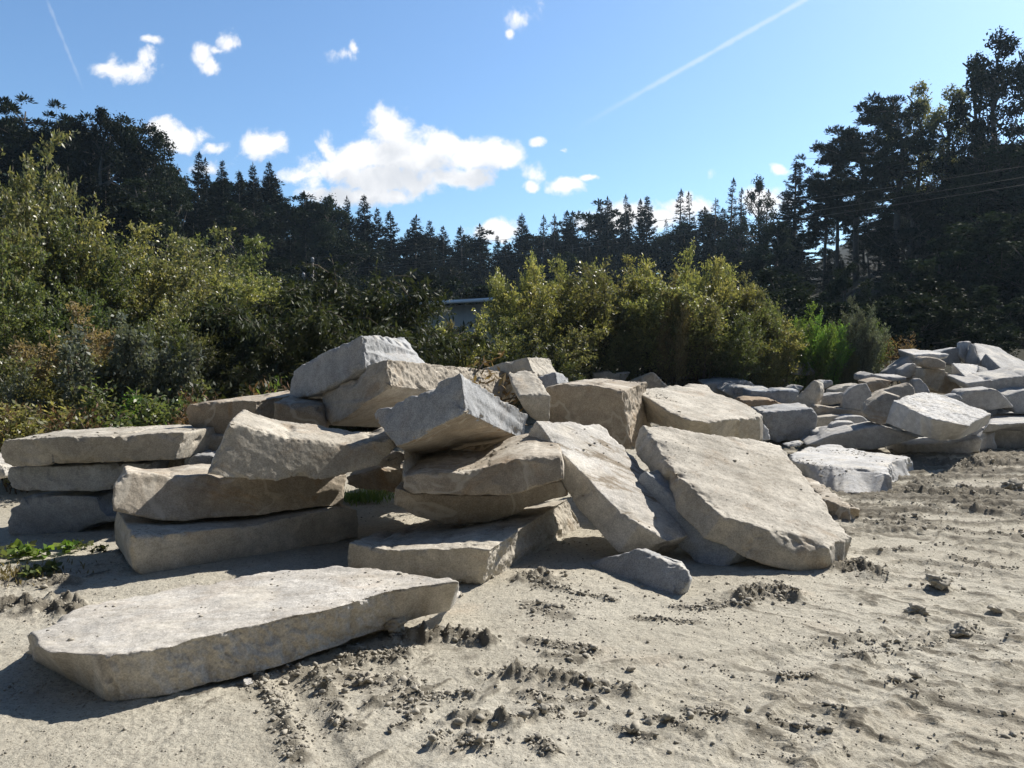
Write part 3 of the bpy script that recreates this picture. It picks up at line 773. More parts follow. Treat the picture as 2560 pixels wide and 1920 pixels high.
stone('granite_slab', 'warm tan slab with a dished top right of the vein-marked block', 'tan',
  [(1579,976),(1654,968),(1729,958),(1762,959),(1781,976),(1816,991),(1874,1014),(1908,1038),(1900,1042),(1845,1046),(1776,1056),(1729,1052),(1671,1029),(1619,994)],
  [(1579,975,8.3),(1764,959,9.4),(1906,1037,8.2)], .30,
  {0:(1582,1000),13:(1600,1040),12:(1640,1065),11:(1710,1095),10:(1776,1110),9:(1845,1108),8:(1900,1104),7:(1908,1100),1:(1650,1010),2:(1720,1005),3:(1755,1005),4:(1775,1020),5:(1810,1035),6:(1870,1065)}, group=GF)
stone('granite_block', 'small triangular grey stone standing in front of the leaning slabs', 'grey',
  [(1470,1408),(1500,1396),(1546,1388),(1593,1371),(1640,1390),(1700,1407),(1723,1426),(1726,1448),(1697,1492),(1684,1498),(1590,1468),(1500,1438)],
  [(1684,1497,5.07),(1726,1430,5.1),(1472,1413,5.75)], (.06,.2,.02),
  {3:(1613,1371),4:(1655,1387),0:(1480,1410),1:(1510,1398),2:(1560,1385),5:(1712,1404),6:(1727,1425),7:(1733,1447),8:(1720,1480),9:(1700,1488),10:(1610,1460),11:(1520,1435)}, group=GF)
# ---- between the heaps
stone('granite_slab', 'white slab with a jagged right end lying on open ground', 'white',
  [(1969,1132),(2036,1112),(2082,1111),(2180,1130),(2273,1140),(2279,1142),(2262,1147),(2232,1152),(2222,1170),(2231,1189),(2180,1176),(2111,1169),(2007,1157),(1978,1149)],
  ('h',2231,1189,8.67,-.03,.03), (0,0,-.215), {9:(2231,1237),10:(2180,1239),11:(2105,1238),12:(2045,1215),13:(1990,1180),5:(2285,1172),6:(2287,1185),7:(2241,1203),8:(2234,1215)}, group=GM, vox=.015, relief=((.9,-.2,.1,3.),))
stone('granite_slab', 'low reddish-edged slab half behind the largest leaning slab', 'brown',
  [(2000,1185),(2050,1205),(2099,1241),(2140,1259),(2152,1273),(2120,1268),(2050,1245)], ('h',2140,1262,7.3,0,.02), (0,0,-.2), {4:(2150,1306),5:(2137,1338),6:(2060,1300),3:(2148,1290)}, group=GM)
stone('granite_block', 'large grey boulder-like block right of the dished tan slab', 'grey',
  [(1906,1031),(1932,1028),(2033,1020),(2045,1040),(2045,1060),(2024,1098),(1943,1106),(1929,1101),(1915,1060)], ('v',1943,1105,12.6,4,-4), (.08,.8,.03), group=GM, grooves=((1937,1030,12.6,1937,1046,12.6,.05,.015),))
stone('granite_block', 'small white corner stone between the dished slab and the grey boulder block', 'white',
  [(1905,1056),(1926,1075),(1929,1102),(1903,1104)], ('v',1926,1100,10.2,20,10), (-.2,.4,.1), group=GM)
stone('granite_slab', 'back grey slab with vertical drill marks beneath the rubble bank', 'grey',
  [(1757,960),(1807,953),(1880,955),(1893,970),(1935,976),(1877,995),(1839,1003),(1781,985)], ('v',1839,997,15.2,0,0), (0,.6,.06), group=GM, grooves=tuple((x,955,15.2,x,985,15.2,.05,.02) for x in (1800,1838,1862)))
stone('granite_slab', 'second drilled slab just before the back grey slab', 'grey',
  [(1805,978),(1828,966),(1930,973),(1900,1000),(1839,1002)], ('v',1839,998,14.7,3,0), (0,.5,.04), group=GM, grooves=tuple((x,972,14.7,x,995,14.7,.05,.02) for x in (1838,1872)))
stone('granite_slab', 'long straight grey slab left of the upright pointed stone', 'blue',
  [(1875,977),(1938,975),(2003,976),(1990,1005),(1975,1017),(1938,1006),(1877,1003)], ('v',1938,1000,14.2,-3,0), (0,.5,.03), group=GM)
stone('granite_slab', 'rusty orange slab behind the grey boulder block', 'rust',
  [(1855,1001),(1938,1000),(1949,1008),(1976,1017),(1940,1030),(1865,1025)], ('v',1938,1016,13.7,0,0), (0,.5,.02), group=GM)
stone('flat_stone', 'thin pale plate in front of the rusty orange slab', 'pale',
  [(1872,1016),(1916,1010),(1942,1021),(1934,1030),(1895,1034)], ('h',1934,1028,13.1,0,.05), (0,0,-.25), group=GM)
stone('granite_block', 'upright pointed stone leaning before the rubble bank', 'tan',
  [(2036,949),(2048,956),(2053,975),(2045,1000),(2034,1025),(1972,1022),(1981,1000),(2007,976)], ('v',2034,1020,13.5,-12,8), (.2,.3,-.03), group=GM, rough=1.6)
stone('granite_block', 'bluish white broken block in the shade below the willows', 'white',
  [(1480,934),(1526,925),(1532,933),(1578,929),(1564,952),(1547,970),(1495,962)], ('v',1547,965,15.8,-8,-12), (0,.5,.0), group=GM)
stone('granite_block', 'brown triangular block behind the vein-marked block', 'brown',
  [(1562,958),(1600,940),(1632,928),(1676,967),(1672,990),(1577,988)], ('v',1632,970,14.6,-10,15), (.05,.7,-.05), group=GM)
stone('granite_block', 'dark block with long drill grooves under the willow branches', 'blue',
  [(1692,928),(1755,915),(1873,919),(1868,958),(1700,962)], ('v',1700,960,16.6,-5,0), (0,.8,.0), group=GM, grooves=tuple((x,920,16.6,x,955,16.6,.07,.04) for x in (1705,1720,1735,1752,1770,1800,1830,1850)))
# ---- far right heap
stone('granite_block', 'big pale block tilted towards the camera at the front of the far right heap', 'white',
  [(2232,1000),(2267,988),(2302,979),(2342,982),(2397,1000),(2426,1014),(2467,1026),(2478,1035),(2440,1050),(2426,1064),(2328,1046),(2280,1022)],
  [(2232,1000,11.3),(2328,1046,10.5),(2477,1034,11.5)], (.0,.12,-.34), {7:(2473,1060),8:(2435,1082),9:(2385,1101),10:(2348,1102),11:(2300,1090),0:(2212,1057),1:(2250,1040),2:(2300,1030),3:(2340,1030),4:(2390,1050),5:(2420,1060),6:(2460,1060)}, group=GR, relief=((0,-.4,.9,1.8),(.3,-.9,.3,2.)))
stone('granite_block', 'brown layered block leaning on the left of the big pale block', 'brown',
  [(2158,1031),(2172,1008),(2215,981),(2255,991),(2240,1015),(2216,1060),(2198,1063),(2172,1050)], ('n',2190,1040,11.7,-.3,-.85,.35), (.2,.6,0), group=GR)
stone('granite_slab', 'long low slab supporting the left of the big pale block', 'farstone',
  [(2013,1113),(2050,1100),(2082,1086),(2140,1073),(2205,1062),(2300,1095),(2180,1126),(2122,1124),(2060,1118)], ('v',2122,1121,11.7,-16,-8), (.2,.9,.0), group=GR)
stone('granite_slab', 'shaded slab with a lit beige end beneath the big pale block', 'farstone',
  [(2262,1112),(2386,1107),(2452,1091),(2458,1096),(2454,1134),(2374,1140),(2262,1146)], ('v',2374,1138,11.9,0,-4), (0,.6,.03), group=GR)
stone('granite_block', 'thick grey block at the right picture edge at the foot of the far heap', 'farstone',
  [(2452,1069),(2570,1061),(2640,1060),(2640,1122),(2496,1124),(2452,1122)], ('v',2496,1122,12.7,0,0), (0,.8,.02), group=GR)
stone('boulder', 'low rounded olive stone before the thick grey edge block', 'farstone',
  [(2456,1126),(2462,1095),(2474,1083),(2490,1081),(2496,1126)], ('v',2470,1124,12.3,0,8), (.05,.35,0), group=GR)
stone('granite_slab', 'flat cream slab lying on the thick grey edge block', 'farstone',
  [(2476,1038),(2560,1021),(2700,1021),(2700,1057),(2560,1057),(2473,1059)], ('h',2473,1058,12.3,0,.0), (0,0,-.12), group=GR)
stone('granite_block', 'grey angular block with a cut top behind the big pale block', 'farstone',
  [(2402,990),(2410,978),(2484,971),(2497,977),(2537,1018),(2473,1026),(2408,1018)], ('v',2473,1023,13.4,0,-4), (.15,.6,.0), group=GR)
stone('granite_block', 'grey block at the right picture edge beside the grey angular block', 'grey',
  [(2514,990),(2560,976),(2660,975),(2660,1036),(2540,1034)], ('v',2540,1030,13.6,0,5), (0,.6,.05), group=GR)
stone('granite_slab', 'long bar-shaped slab with drill marks halfway up the far heap', 'farstone',
  [(2413,958),(2480,949),(2560,939),(2680,925),(2680,972),(2560,979),(2428,978)], ('v',2429,976,14.1,-6,-6), (.1,.85,.13), group=GR, grooves=tuple((x,950-(x-2480)*.12,14.0,x+4,965-(x-2480)*.1,14.0,.04,.015) for x in (2490,2510,2535,2556)))
stone('granite_block', 'block with a bright white square top in the middle of the far heap', 'white',
  [(2378,906),(2412,908),(2446,911),(2441,928),(2449,945),(2418,947)], [(2378,906,15.1),(2446,911,15.4),(2418,946,14.5)], (-.02,.1,-.32), {0:(2376,932),5:(2412,975),4:(2445,975),1:(2405,935),2:(2440,940),3:(2438,955)}, group=GR, rough=.6)
stone('granite_block', 'sloping wedge right of the white square-topped block', 'farstone',
  [(2446,912),(2470,920),(2502,937),(2470,944),(2440,950)], ('n',2470,935,15.4,.2,-.5,.8), (0,.2,-.3), group=GR)
stone('granite_slab', 'broad slab with a sunlit sloping face on the right of the far heap', 'farstone',
  [(2462,882),(2522,896),(2560,912),(2680,940),(2600,935),(2560,929),(2513,931),(2485,905)], [(2462,882,16.0),(2600,922,16.4),(2513,930,15.2)], (-.1,.05,-.32), {0:(2446,908),7:(2470,935),6:(2513,950),5:(2560,955),1:(2520,925),2:(2560,940),3:(2680,965),4:(2600,960)}, group=GR)
stone('granite_slab', 'big slab crowning the far right heap', 'farstone',
  [(2432,856),(2470,861),(2496,866),(2522,884),(2570,905),(2570,925),(2510,915),(2450,900)], [(2431,856,17.2),(2522,884,17.3),(2470,900,16.4)], (0,.1,-.45), group=GR)
stone('granite_slab', 'upright pale slab standing at the summit of the far heap', 'white',
  [(2400,853),(2412,851),(2430,852),(2424,875),(2416,906),(2399,892)], ('v',2416,900,16.8,15,5), (.1,.3,-.03), group=GR)
stone('granite_slab', 'narrow dark stone leaning beside the summit slab', 'farstone',
  [(2430,856),(2438,870),(2450,908),(2440,918),(2414,908),(2420,882)], ('v',2430,900,16.5,-28,5), (.15,.3,-.03), group=GR)
stone('granite_slab', 'flat bluish slab lying across the top left of the far heap', 'white',
  [(2281,886),(2330,884),(2376,886),(2366,898),(2330,904),(2293,907)], ('v',2330,904,15.7,0,-8), (.06,.8,.10), group=GR)
stone('granite_block', 'grey block behind the flat bluish slab near the summit', 'grey',
  [(2338,880),(2380,870),(2402,868),(2405,915),(2365,912)], ('v',2390,905,16.9,0,0), (0,.4,0), group=GR)
stone('granite_slab', 'light slab leaning at the upper left flank of the far heap', 'farstone',
  [(2213,929),(2230,915),(2278,884),(2294,903),(2262,927),(2253,943),(2222,940)], ('n',2240,925,15.9,-.2,-.85,.45), (.1,.5,-.05), group=GR)
stone('granite_block', 'bluish block below the leaning light slab of the far heap', 'farstone',
  [(2252,926),(2282,907),(2307,912),(2292,935),(2279,946),(2255,946)], ('v',2279,940,15.2,-6,10), (.05,.4,0), group=GR)
stone('boulder', 'brown rounded capstone in the middle of the far heap', 'brown',
  [(2305,898),(2315,892),(2348,896),(2367,907),(2366,922),(2322,921),(2304,913)], ('v',2322,920,14.7,3,8), (.05,.38,.02), group=GR, rough=1.4)
stone('granite_block', 'tall tapering block under the brown capstone', 'tan',
  [(2312,921),(2366,924),(2360,960),(2346,980),(2322,968),(2308,945)], ('v',2346,978,14.9,0,-8), (0,.35,.02), group=GR)
stone('granite_block', 'yellowish slanting block left of the tall tapering block', 'farstone',
  [(2268,954),(2312,918),(2324,960),(2308,972),(2272,970)], ('v',2290,960,15.2,-8,15), (0,.35,0), group=GR)
stone('granite_block', 'dark block in the gap beneath the white square-topped block', 'brown',
  [(2357,928),(2378,934),(2396,959),(2414,976),(2371,986),(2345,982),(2354,955)], ('v',2371,981,15.0,10,-5), (0,.4,0), group=GR)
stone('granite_block', 'small pointed stone left below the tall tapering block', 'farstone',
  [(2288,950),(2299,945),(2312,955),(2328,980),(2326,990),(2292,990)], ('v',2300,985,14.2,-15,10), (.05,.25,0), group=GR)
stone('granite_block', 'rough brown block behind the brown layered block', 'rough',
  [(2183,990),(2215,972),(2273,955),(2284,965),(2290,985),(2267,1000),(2192,1002)], ('v',2267,990,13.5,-5,25), (.05,.5,-.05), group=GR, rough=1.6)
stone('granite_slab', 'grey arched slab standing on edge left of the far heap', 'farstone',
  [(2107,1022),(2108,988),(2131,966),(2152,959),(2167,958),(2186,995),(2162,1028)], ('v',2160,1026,13.3,-4,3), (.12,.4,-.02), group=GR)
stone('granite_block', 'brownish bar behind the grey arched slab', 'brown',
  [(2164,957),(2203,948),(2234,953),(2205,978),(2182,982)], ('v',2182,976,14.3,0,0), (0,.4,.02), group=GR)
stone('granite_block', 'low tan block left of the grey arched slab', 'tan',
  [(2085,976),(2108,965),(2150,958),(2131,975),(2112,992),(2085,992)], ('v',2088,985,14.1,0,5), (0,.4,0), group=GR)
stone('granite_block', 'low grey block at the left end of the far heap', 'grey',
  [(2048,992),(2075,986),(2110,980),(2110,1008),(2065,1014),(2047,1010)], ('v',2065,1011,13.9,0,0), (0,.4,0), group=GR)
stone('granite_slab', 'long thin brown slab in front of the grey arched slab', 'brown',
  [(2037,1011),(2094,1020),(2162,1027),(2162,1044),(2099,1042),(2042,1044)], ('v',2099,1038,13.3,0,0), (0,.45,.0), group=GR)
stone('granite_slab', 'tan slab below the long thin brown slab', 'tan',
  [(2045,1043),(2101,1038),(2090,1070),(2043,1072)], ('v',2065,1066,13.0,0,0), (0,.4,.0), group=GR)
stone('granite_block', 'pale grey block behind the small white rock', 'grey',
  [(2092,1049),(2120,1041),(2158,1040),(2172,1052),(2168,1070),(2105,1070)], ('v',2150,1066,12.8,-5,5), (0,.4,0), group=GR)
stone('boulder', 'small white rock perched left of the brown layered block', 'white',
  [(2077,1063),(2094,1055),(2136,1053),(2139,1072),(2115,1080),(2094,1082),(2082,1076)], ('v',2100,1080,12.3,0,15), (.03,.25,0), group=GR, rough=1.4)
stone('flat_stone', 'flat pale stone under the small white rock', 'farstone',
  [(2034,1079),(2084,1073),(2110,1084),(2096,1094),(2036,1096)], ('v',2060,1092,12.4,0,20), (0,.4,.02), group=GR)
stone('boulder', 'little grey rock between the big pale block and the grey angular block', 'grey',
  [(2372,993),(2395,983),(2410,996),(2395,1010),(2374,1008)], ('v',2395,1005,13.0,0,10), (0,.25,0), group=GR, rough=1.3)
stone('boulder', 'small bright rock lying left of the long low slab', 'white',
  [(1966,1115),(1985,1108),(2010,1104),(2013,1112),(1980,1121)], ('v',1980,1119,11.4,0,30), (.0,.25,0), group=GM)
stone('flat_stone', 'thin pale slab at the left shoulder of the far heap', 'farstone',
  [(2161,941),(2180,933),(2200,939),(2268,942),(2268,953),(2163,956)], ('v',2180,953,14.7,0,15), (0,.5,.03), group=GR)
stone('boulder', 'larger grey boulder on top of the rubble bank', 'grey',
  [(1980,925),(1982,908),(1995,904),(2012,908),(2022,904),(2042,930),(2035,940),(1985,938)], ('v',2010,935,16.6,0,10), (0,.5,0), group=GM, rough=1.8)
stone('boulder', 'grey boulder on the rubble bank right of the upright pointed stone', 'grey',
  [(2048,958),(2060,951),(2082,950),(2084,962),(2070,972),(2050,972)], ('v',2060,968,14.6,0,10), (0,.35,0), group=GM, rough=1.4)
stone('boulder', 'slanting slab-like stone on the rubble bank left of the upright pointed stone', 'grey',
  [(1972,972),(1985,961),(2012,966),(2000,980),(1975,980)], ('v',1985,978,14.8,0,25), (0,.3,0), group=GM)

# ---- single clods and stones on the open ground
for (px, py, s, mat, lab, nm) in (
  (2292,1534,.045,'mud','dark angular clod standing alone on the right foreground','mud_clod'),
  (2405,1572,.050,'mud','grey clod right of the dark angular clod','mud_clod'),
  (2480,1527,.040,'mud','brown stone casting a small shadow near the right picture edge','stone'),
  (2345,1474,.055,'mud','lumpy grey clod on the plain right of the largest leaning slab','mud_clod'),
  (1575,1681,.022,'mudlight','small rounded stone beside the shallow print in the ground','stone'),
  (1460,1787,.022,'mudlight','oval pale pebble below the long mud ridge','stone'),
  (1522,1774,.012,'mud','small dark pebble right of the oval pale pebble','stone'),
  (620,1710,.030,'white','white stone at the end of the mud ridge below the long pale slab','stone'),
  (915,1705,.030,'mudlight','rounded pale clod in the mud below the long pale slab','mud_clod'),
  (985,1592,.050,'mudlight','big pale round clod close under the right end of the long pale slab','mud_clod'),
  (1150,1487,.030,'mudlight','flat sliver of stone right of the end of the long pale slab','stone'),
  (80,1425,.05,'tan','light stone among the weeds at the left edge','stone'),
  (2530,1225,.11,'mud','brown lump on the churned ground at the right edge','mud_clod'),
  (2410,1232,.10,'mudlight','flat brown stone in the churned ground below the far heap','stone')):
    p = G(px, py); z = gheight(p[0], p[1])[0]
    v = lump(px % 97 + 3, ic3v, .62, nm == 'stone') * np.array([s * 1.25, s, s * .72])
    o = link(nm, mesh_np(nm, v, ic3f, True), M[mat], loc=(p[0], p[1], z + s * .35))
    o.rotation_euler = (0, 0, rng.uniform(0, 6)); tag(o, lab, 'clod' if nm == 'mud_clod' else 'stone', 'single clods and stones on the open ground')

# crumbs of dirt lying on the upper faces of some stones
CV = []; CF = []; cc = 0
for o in STONES:
    if not any(t in o['label'] for t in ('long pale slab', 'orange-brown slab', 'wide slab with crumbs', 'white slab with a jagged', 'largest leaning', 'whitish leaning', 'dished top', 'topmost of the three', 'low reddish')): continue
    me = o.data; nv = len(me.vertices)
    co = np.empty(nv * 3, np.float32); me.vertices.foreach_get('co', co); co = co.reshape(-1, 3) + np.array(o.location)
    no = np.empty(nv * 3, np.float32); me.vertices.foreach_get('normal', no); no = no.reshape(-1, 3)
    wgt = (no[:, 2] > .78) * np.clip(fbm(co, 2.0, 3) + (.05 if 'wide slab' not in o['label'] else .25), 0, 1) ** 1.5
    if wgt.sum() <= 0: continue
    m_ = 240 if 'white slab' in o['label'] else 45 if 'leaning' in o['label'] else 110
    for k in rng.choice(nv, m_, p=wgt / wgt.sum()):
        v = peb_v[int(k) % len(peb_v)]; s_ = np.clip(rng.lognormal(math.log(.0036), .55), .002, .014) * (1 + .05 * max(co[k, 1] - 4, 0))
        CV.append(v * s_ * np.array([1.4, 1, .5]) + co[k] + no[k] * s_ * .3); CF.append(ic1f + cc); cc += len(v)
tag(link('crumbs', mesh_np('crumbs', np.concatenate(CV), np.concatenate(CF), True), M['mud']), 'dirt crumbs lying on the upper faces of the slabs', 'dirt', kind='stuff')
# ------------------------------------------------------------------ light and sky
SUN_AZ, SUN_EL = 52.0, 42.0      # degrees right of straight ahead, above the horizon
sd = Vector((math.sin(R(SUN_AZ)) * math.cos(R(SUN_EL)), math.cos(R(SUN_AZ)) * math.cos(R(SUN_EL)), math.sin(R(SUN_EL))))
sl = bpy.data.lights.new('sun', 'SUN'); sl.energy = 5.0; sl.angle = R(.53); sl.color = (1, .94, .85)
so = bpy.data.objects.new('sun', sl); COL.objects.link(so); so.rotation_euler = sd.to_track_quat('Z', 'Y').to_euler()
so.location = sd * 40
w = bpy.data.worlds.new('World'); S.world = w; w.use_nodes = True
nt = w.node_tree; nt.nodes.clear(); N = NT(nt)
sky = N.n('ShaderNodeTexSky', sky_type='NISHITA'); sky.sun_disc = False
sky.sun_elevation = R(SUN_EL); sky.sun_rotation = R(SUN_AZ)
sky.air_density = 1.0; sky.dust_density = 1.1; sky.ozone_density = 2.2; sky.altitude = 300
bg = N.n('ShaderNodeBackground'); bg.inputs[1].default_value = .11
dirv = N.n('ShaderNodeTexCoord').outputs['Generated']
sx = N.n('ShaderNodeSeparateXYZ'); N.set(sx.inputs[0], dirv)
skc = N.mix(1., sky.outputs[0], (.80, 1.00, 1.14), 'MULTIPLY')
skc = N.mix(N.ramp(sx.outputs[2], .42, .75), skc, N.mix(1., skc, (.30, .30, .32), 'MULTIPLY'))   # deep zenith
N.set(bg.inputs[0], skc)
yc = N.math('MAXIMUM', sx.outputs[1], .02)
uu = N.math('DIVIDE', sx.outputs[0], yc); vv = N.math('DIVIDE', sx.outputs[2], yc)
cv = N.n('ShaderNodeCombineXYZ'); N.set(cv.inputs[0], uu); N.set(cv.inputs[1], vv)
wn = N.n('ShaderNodeTexNoise'); N.set(wn.inputs['Vector'], cv.outputs[0]); wn.inputs['Scale'].default_value = 22; wn.inputs['Detail'].default_value = 5
wv = N.vm('SUBTRACT', wn.outputs['Color'], (.5, .5, .5)).outputs[0]
ws = N.vm('SCALE', wv); ws.inputs['Scale'].default_value = .030
Pc = N.vm('ADD', cv.outputs[0], ws.outputs[0]).outputs[0]
CLOUDS = [ # photo-derived bearings: centre, half width, half height, density
 (975,325,62,55,1),(905,398,85,48,1.1),(1010,395,120,62,1.2),(1105,362,62,42,1),(1195,385,92,46,1.1),(1255,395,55,45,1),(840,430,105,40,1),
 (765,445,80,24,.8),(965,452,170,42,1.1),(890,485,150,30,.9),(1150,442,110,30,1),(985,487,42,22,.9),(822,385,20,40,.6),
 (455,345,75,38,1),(400,325,45,28,1),(530,368,42,18,.7),(520,412,45,20,.5),(660,362,62,36,1),(690,350,26,28,.8),
 (320,168,72,30,.75),(355,150,36,34,.8),(272,168,42,18,.5),(370,102,36,12,.7),(500,140,28,34,.8),(525,166,34,20,.8),(570,112,25,30,.75),(545,125,26,8,.4),(895,120,18,14,.55),(870,138,34,12,.25),
 (1272,88,18,18,.6),(1305,45,42,36,.36),(1350,365,22,15,.75),(1328,463,26,20,.95),(1330,430,30,20,.3),(1415,462,52,24,1.05),(1475,442,34,10,.8),(1405,380,14,6,.5),
 (1240,572,70,28,1),(1780,430,26,24,.42),(1942,416,28,11,.8),(1620,540,140,40,.85),(1720,520,66,30,.85),(1905,508,76,44,1),(1480,560,60,30,.9),(1560,540,60,34,1)]
Ps = N.vm('ADD', Pc, (.004, .030, 0)).outputs[0]   # a little nearer the light: what lies there shades what is here
acs = None
for (cx_, cy_, rx, ry, k) in CLOUDS[:18]:
    r = ray(cx_, cy_); c = (r[0] / r[1], r[2] / r[1], 0)
    d = N.vm('MULTIPLY', N.vm('SUBTRACT', Ps, c).outputs[0], (F / rx / 1.25, F / ry / 1.25, 0)).outputs[0]
    f = N.math('MULTIPLY_ADD', N.vm('LENGTH', d).outputs['Value'], -k, k)
    acs = f if acs is None else N.math('SMOOTH_MAX', acs, f, .12)
acc = None
for (cx_, cy_, rx, ry, k) in CLOUDS:
    r = ray(cx_, cy_); c = (r[0] / r[1], r[2] / r[1], 0)
    d = N.vm('SUBTRACT', Pc, c).outputs[0]
    d = N.vm('MULTIPLY', d, (F / rx / 1.12, F / ry / 1.12, 0)).outputs[0]
    l = N.vm('LENGTH', d).outputs['Value']
    f = N.math('MULTIPLY_ADD', l, -k, k)
    acc = f if acc is None else N.math('SMOOTH_MAX', acc, f, .12)
n1 = N.noise(cv.outputs[0], 26, 9, .62, .3)
dens = N.math('ADD', acc, N.math('MULTIPLY_ADD', n1, 1.9, -.95))
mask = N.ramp(dens, -.02, .56)
# contrails: a long one to the upper right, a faint one at the upper left
def trail(a, b, wd, k, mask):
    ra, rb = ray(*a), ray(*b); pa = np.array([ra[0] / ra[1], ra[2] / ra[1]]); pb = np.array([rb[0] / rb[1], rb[2] / rb[1]])
    L = np.linalg.norm(pb - pa); t = (pb - pa) / L; nn = np.array([-t[1], t[0]])
    q = N.vm('SUBTRACT', cv.outputs[0], (pa[0], pa[1], 0)).outputs[0]
    along = N.vm('DOT_PRODUCT', q, (t[0], t[1], 0)).outputs['Value']
    acr = N.math('ABSOLUTE', N.vm('DOT_PRODUCT', q, (nn[0], nn[1], 0)).outputs['Value'])
    wob = N.math('MULTIPLY_ADD', N.noise(cv.outputs[0], 60, 4), .006, -.003)
    acr = N.math('ADD', acr, wob)
    prof = N.ramp(acr, 0, wd / F, 1, 0)
    fade = N.math('MULTIPLY', N.ramp(along, 0, L * .55), N.ramp(along, L * 1.35, L * 1.6, 1, 0))
    return N.math('MAXIMUM', mask, N.math('MULTIPLY', N.math('MULTIPLY', prof, fade), k))
mask = trail((1400,345), (2020,-5), 10, .30, mask)
mask = trail((215,240), (150,80), 6, .14, mask)
vfac = N.ramp(vv, .02, .06)
mask = N.math('MULTIPLY', mask, N.ramp(sx.outputs[1], .05, .1))
core = N.ramp(N.math('ADD', acs, N.math('MULTIPLY_ADD', N.noise(Ps, 26, 6, .6), 1.2, -.6)), .20, .85)
sh = N.math('MULTIPLY', core, N.ramp(N.noise(Pc, 9, 6, .6), .25, .60))
ccol = N.mix(sh, (.97, .97, .98), (.66, .69, .74))
bc = N.n('ShaderNodeBackground'); N.set(bc.inputs[0], ccol); bc.inputs[1].default_value = .80
mx = N.n('ShaderNodeMixShader'); N.set(mx.inputs[0], mask)
nt.links.new(bg.outputs[0], mx.inputs[1]); nt.links.new(bc.outputs[0], mx.inputs[2])
wo = N.n('ShaderNodeOutputWorld'); nt.links.new(mx.outputs[0], wo.inputs[0])
S.view_settings.view_transform = 'Standard'; S.view_settings.look = 'None'; S.view_settings.gamma = 1
S.view_settings.exposure = .50
S.cycles.max_bounces = 6; S.cycles.transparent_max_bounces = 4
S.cycles.caustics_reflective = False; S.cycles.caustics_refractive = False
S.cycles.use_denoising = True
# pale autumn air between the camera and the wooded slopes
hb = MB(); hb.box((0, 60, 25), (150, 100, 28))
hm, nt, out = newmat('haze'); N = NT(nt)
pv = N.n('ShaderNodeVolumePrincipled'); pv.inputs['Color'].default_value = (.62, .82, 1, 1); pv.inputs['Density'].default_value = .00034
pv.inputs['Anisotropy'].default_value = .3
nt.links.new(pv.outputs[0], out.inputs['Volume'])
tag(link('haze', hb.mesh('haze'), hm), 'thin bluish haze over the quarry and the wood', 'haze', kind='stuff')
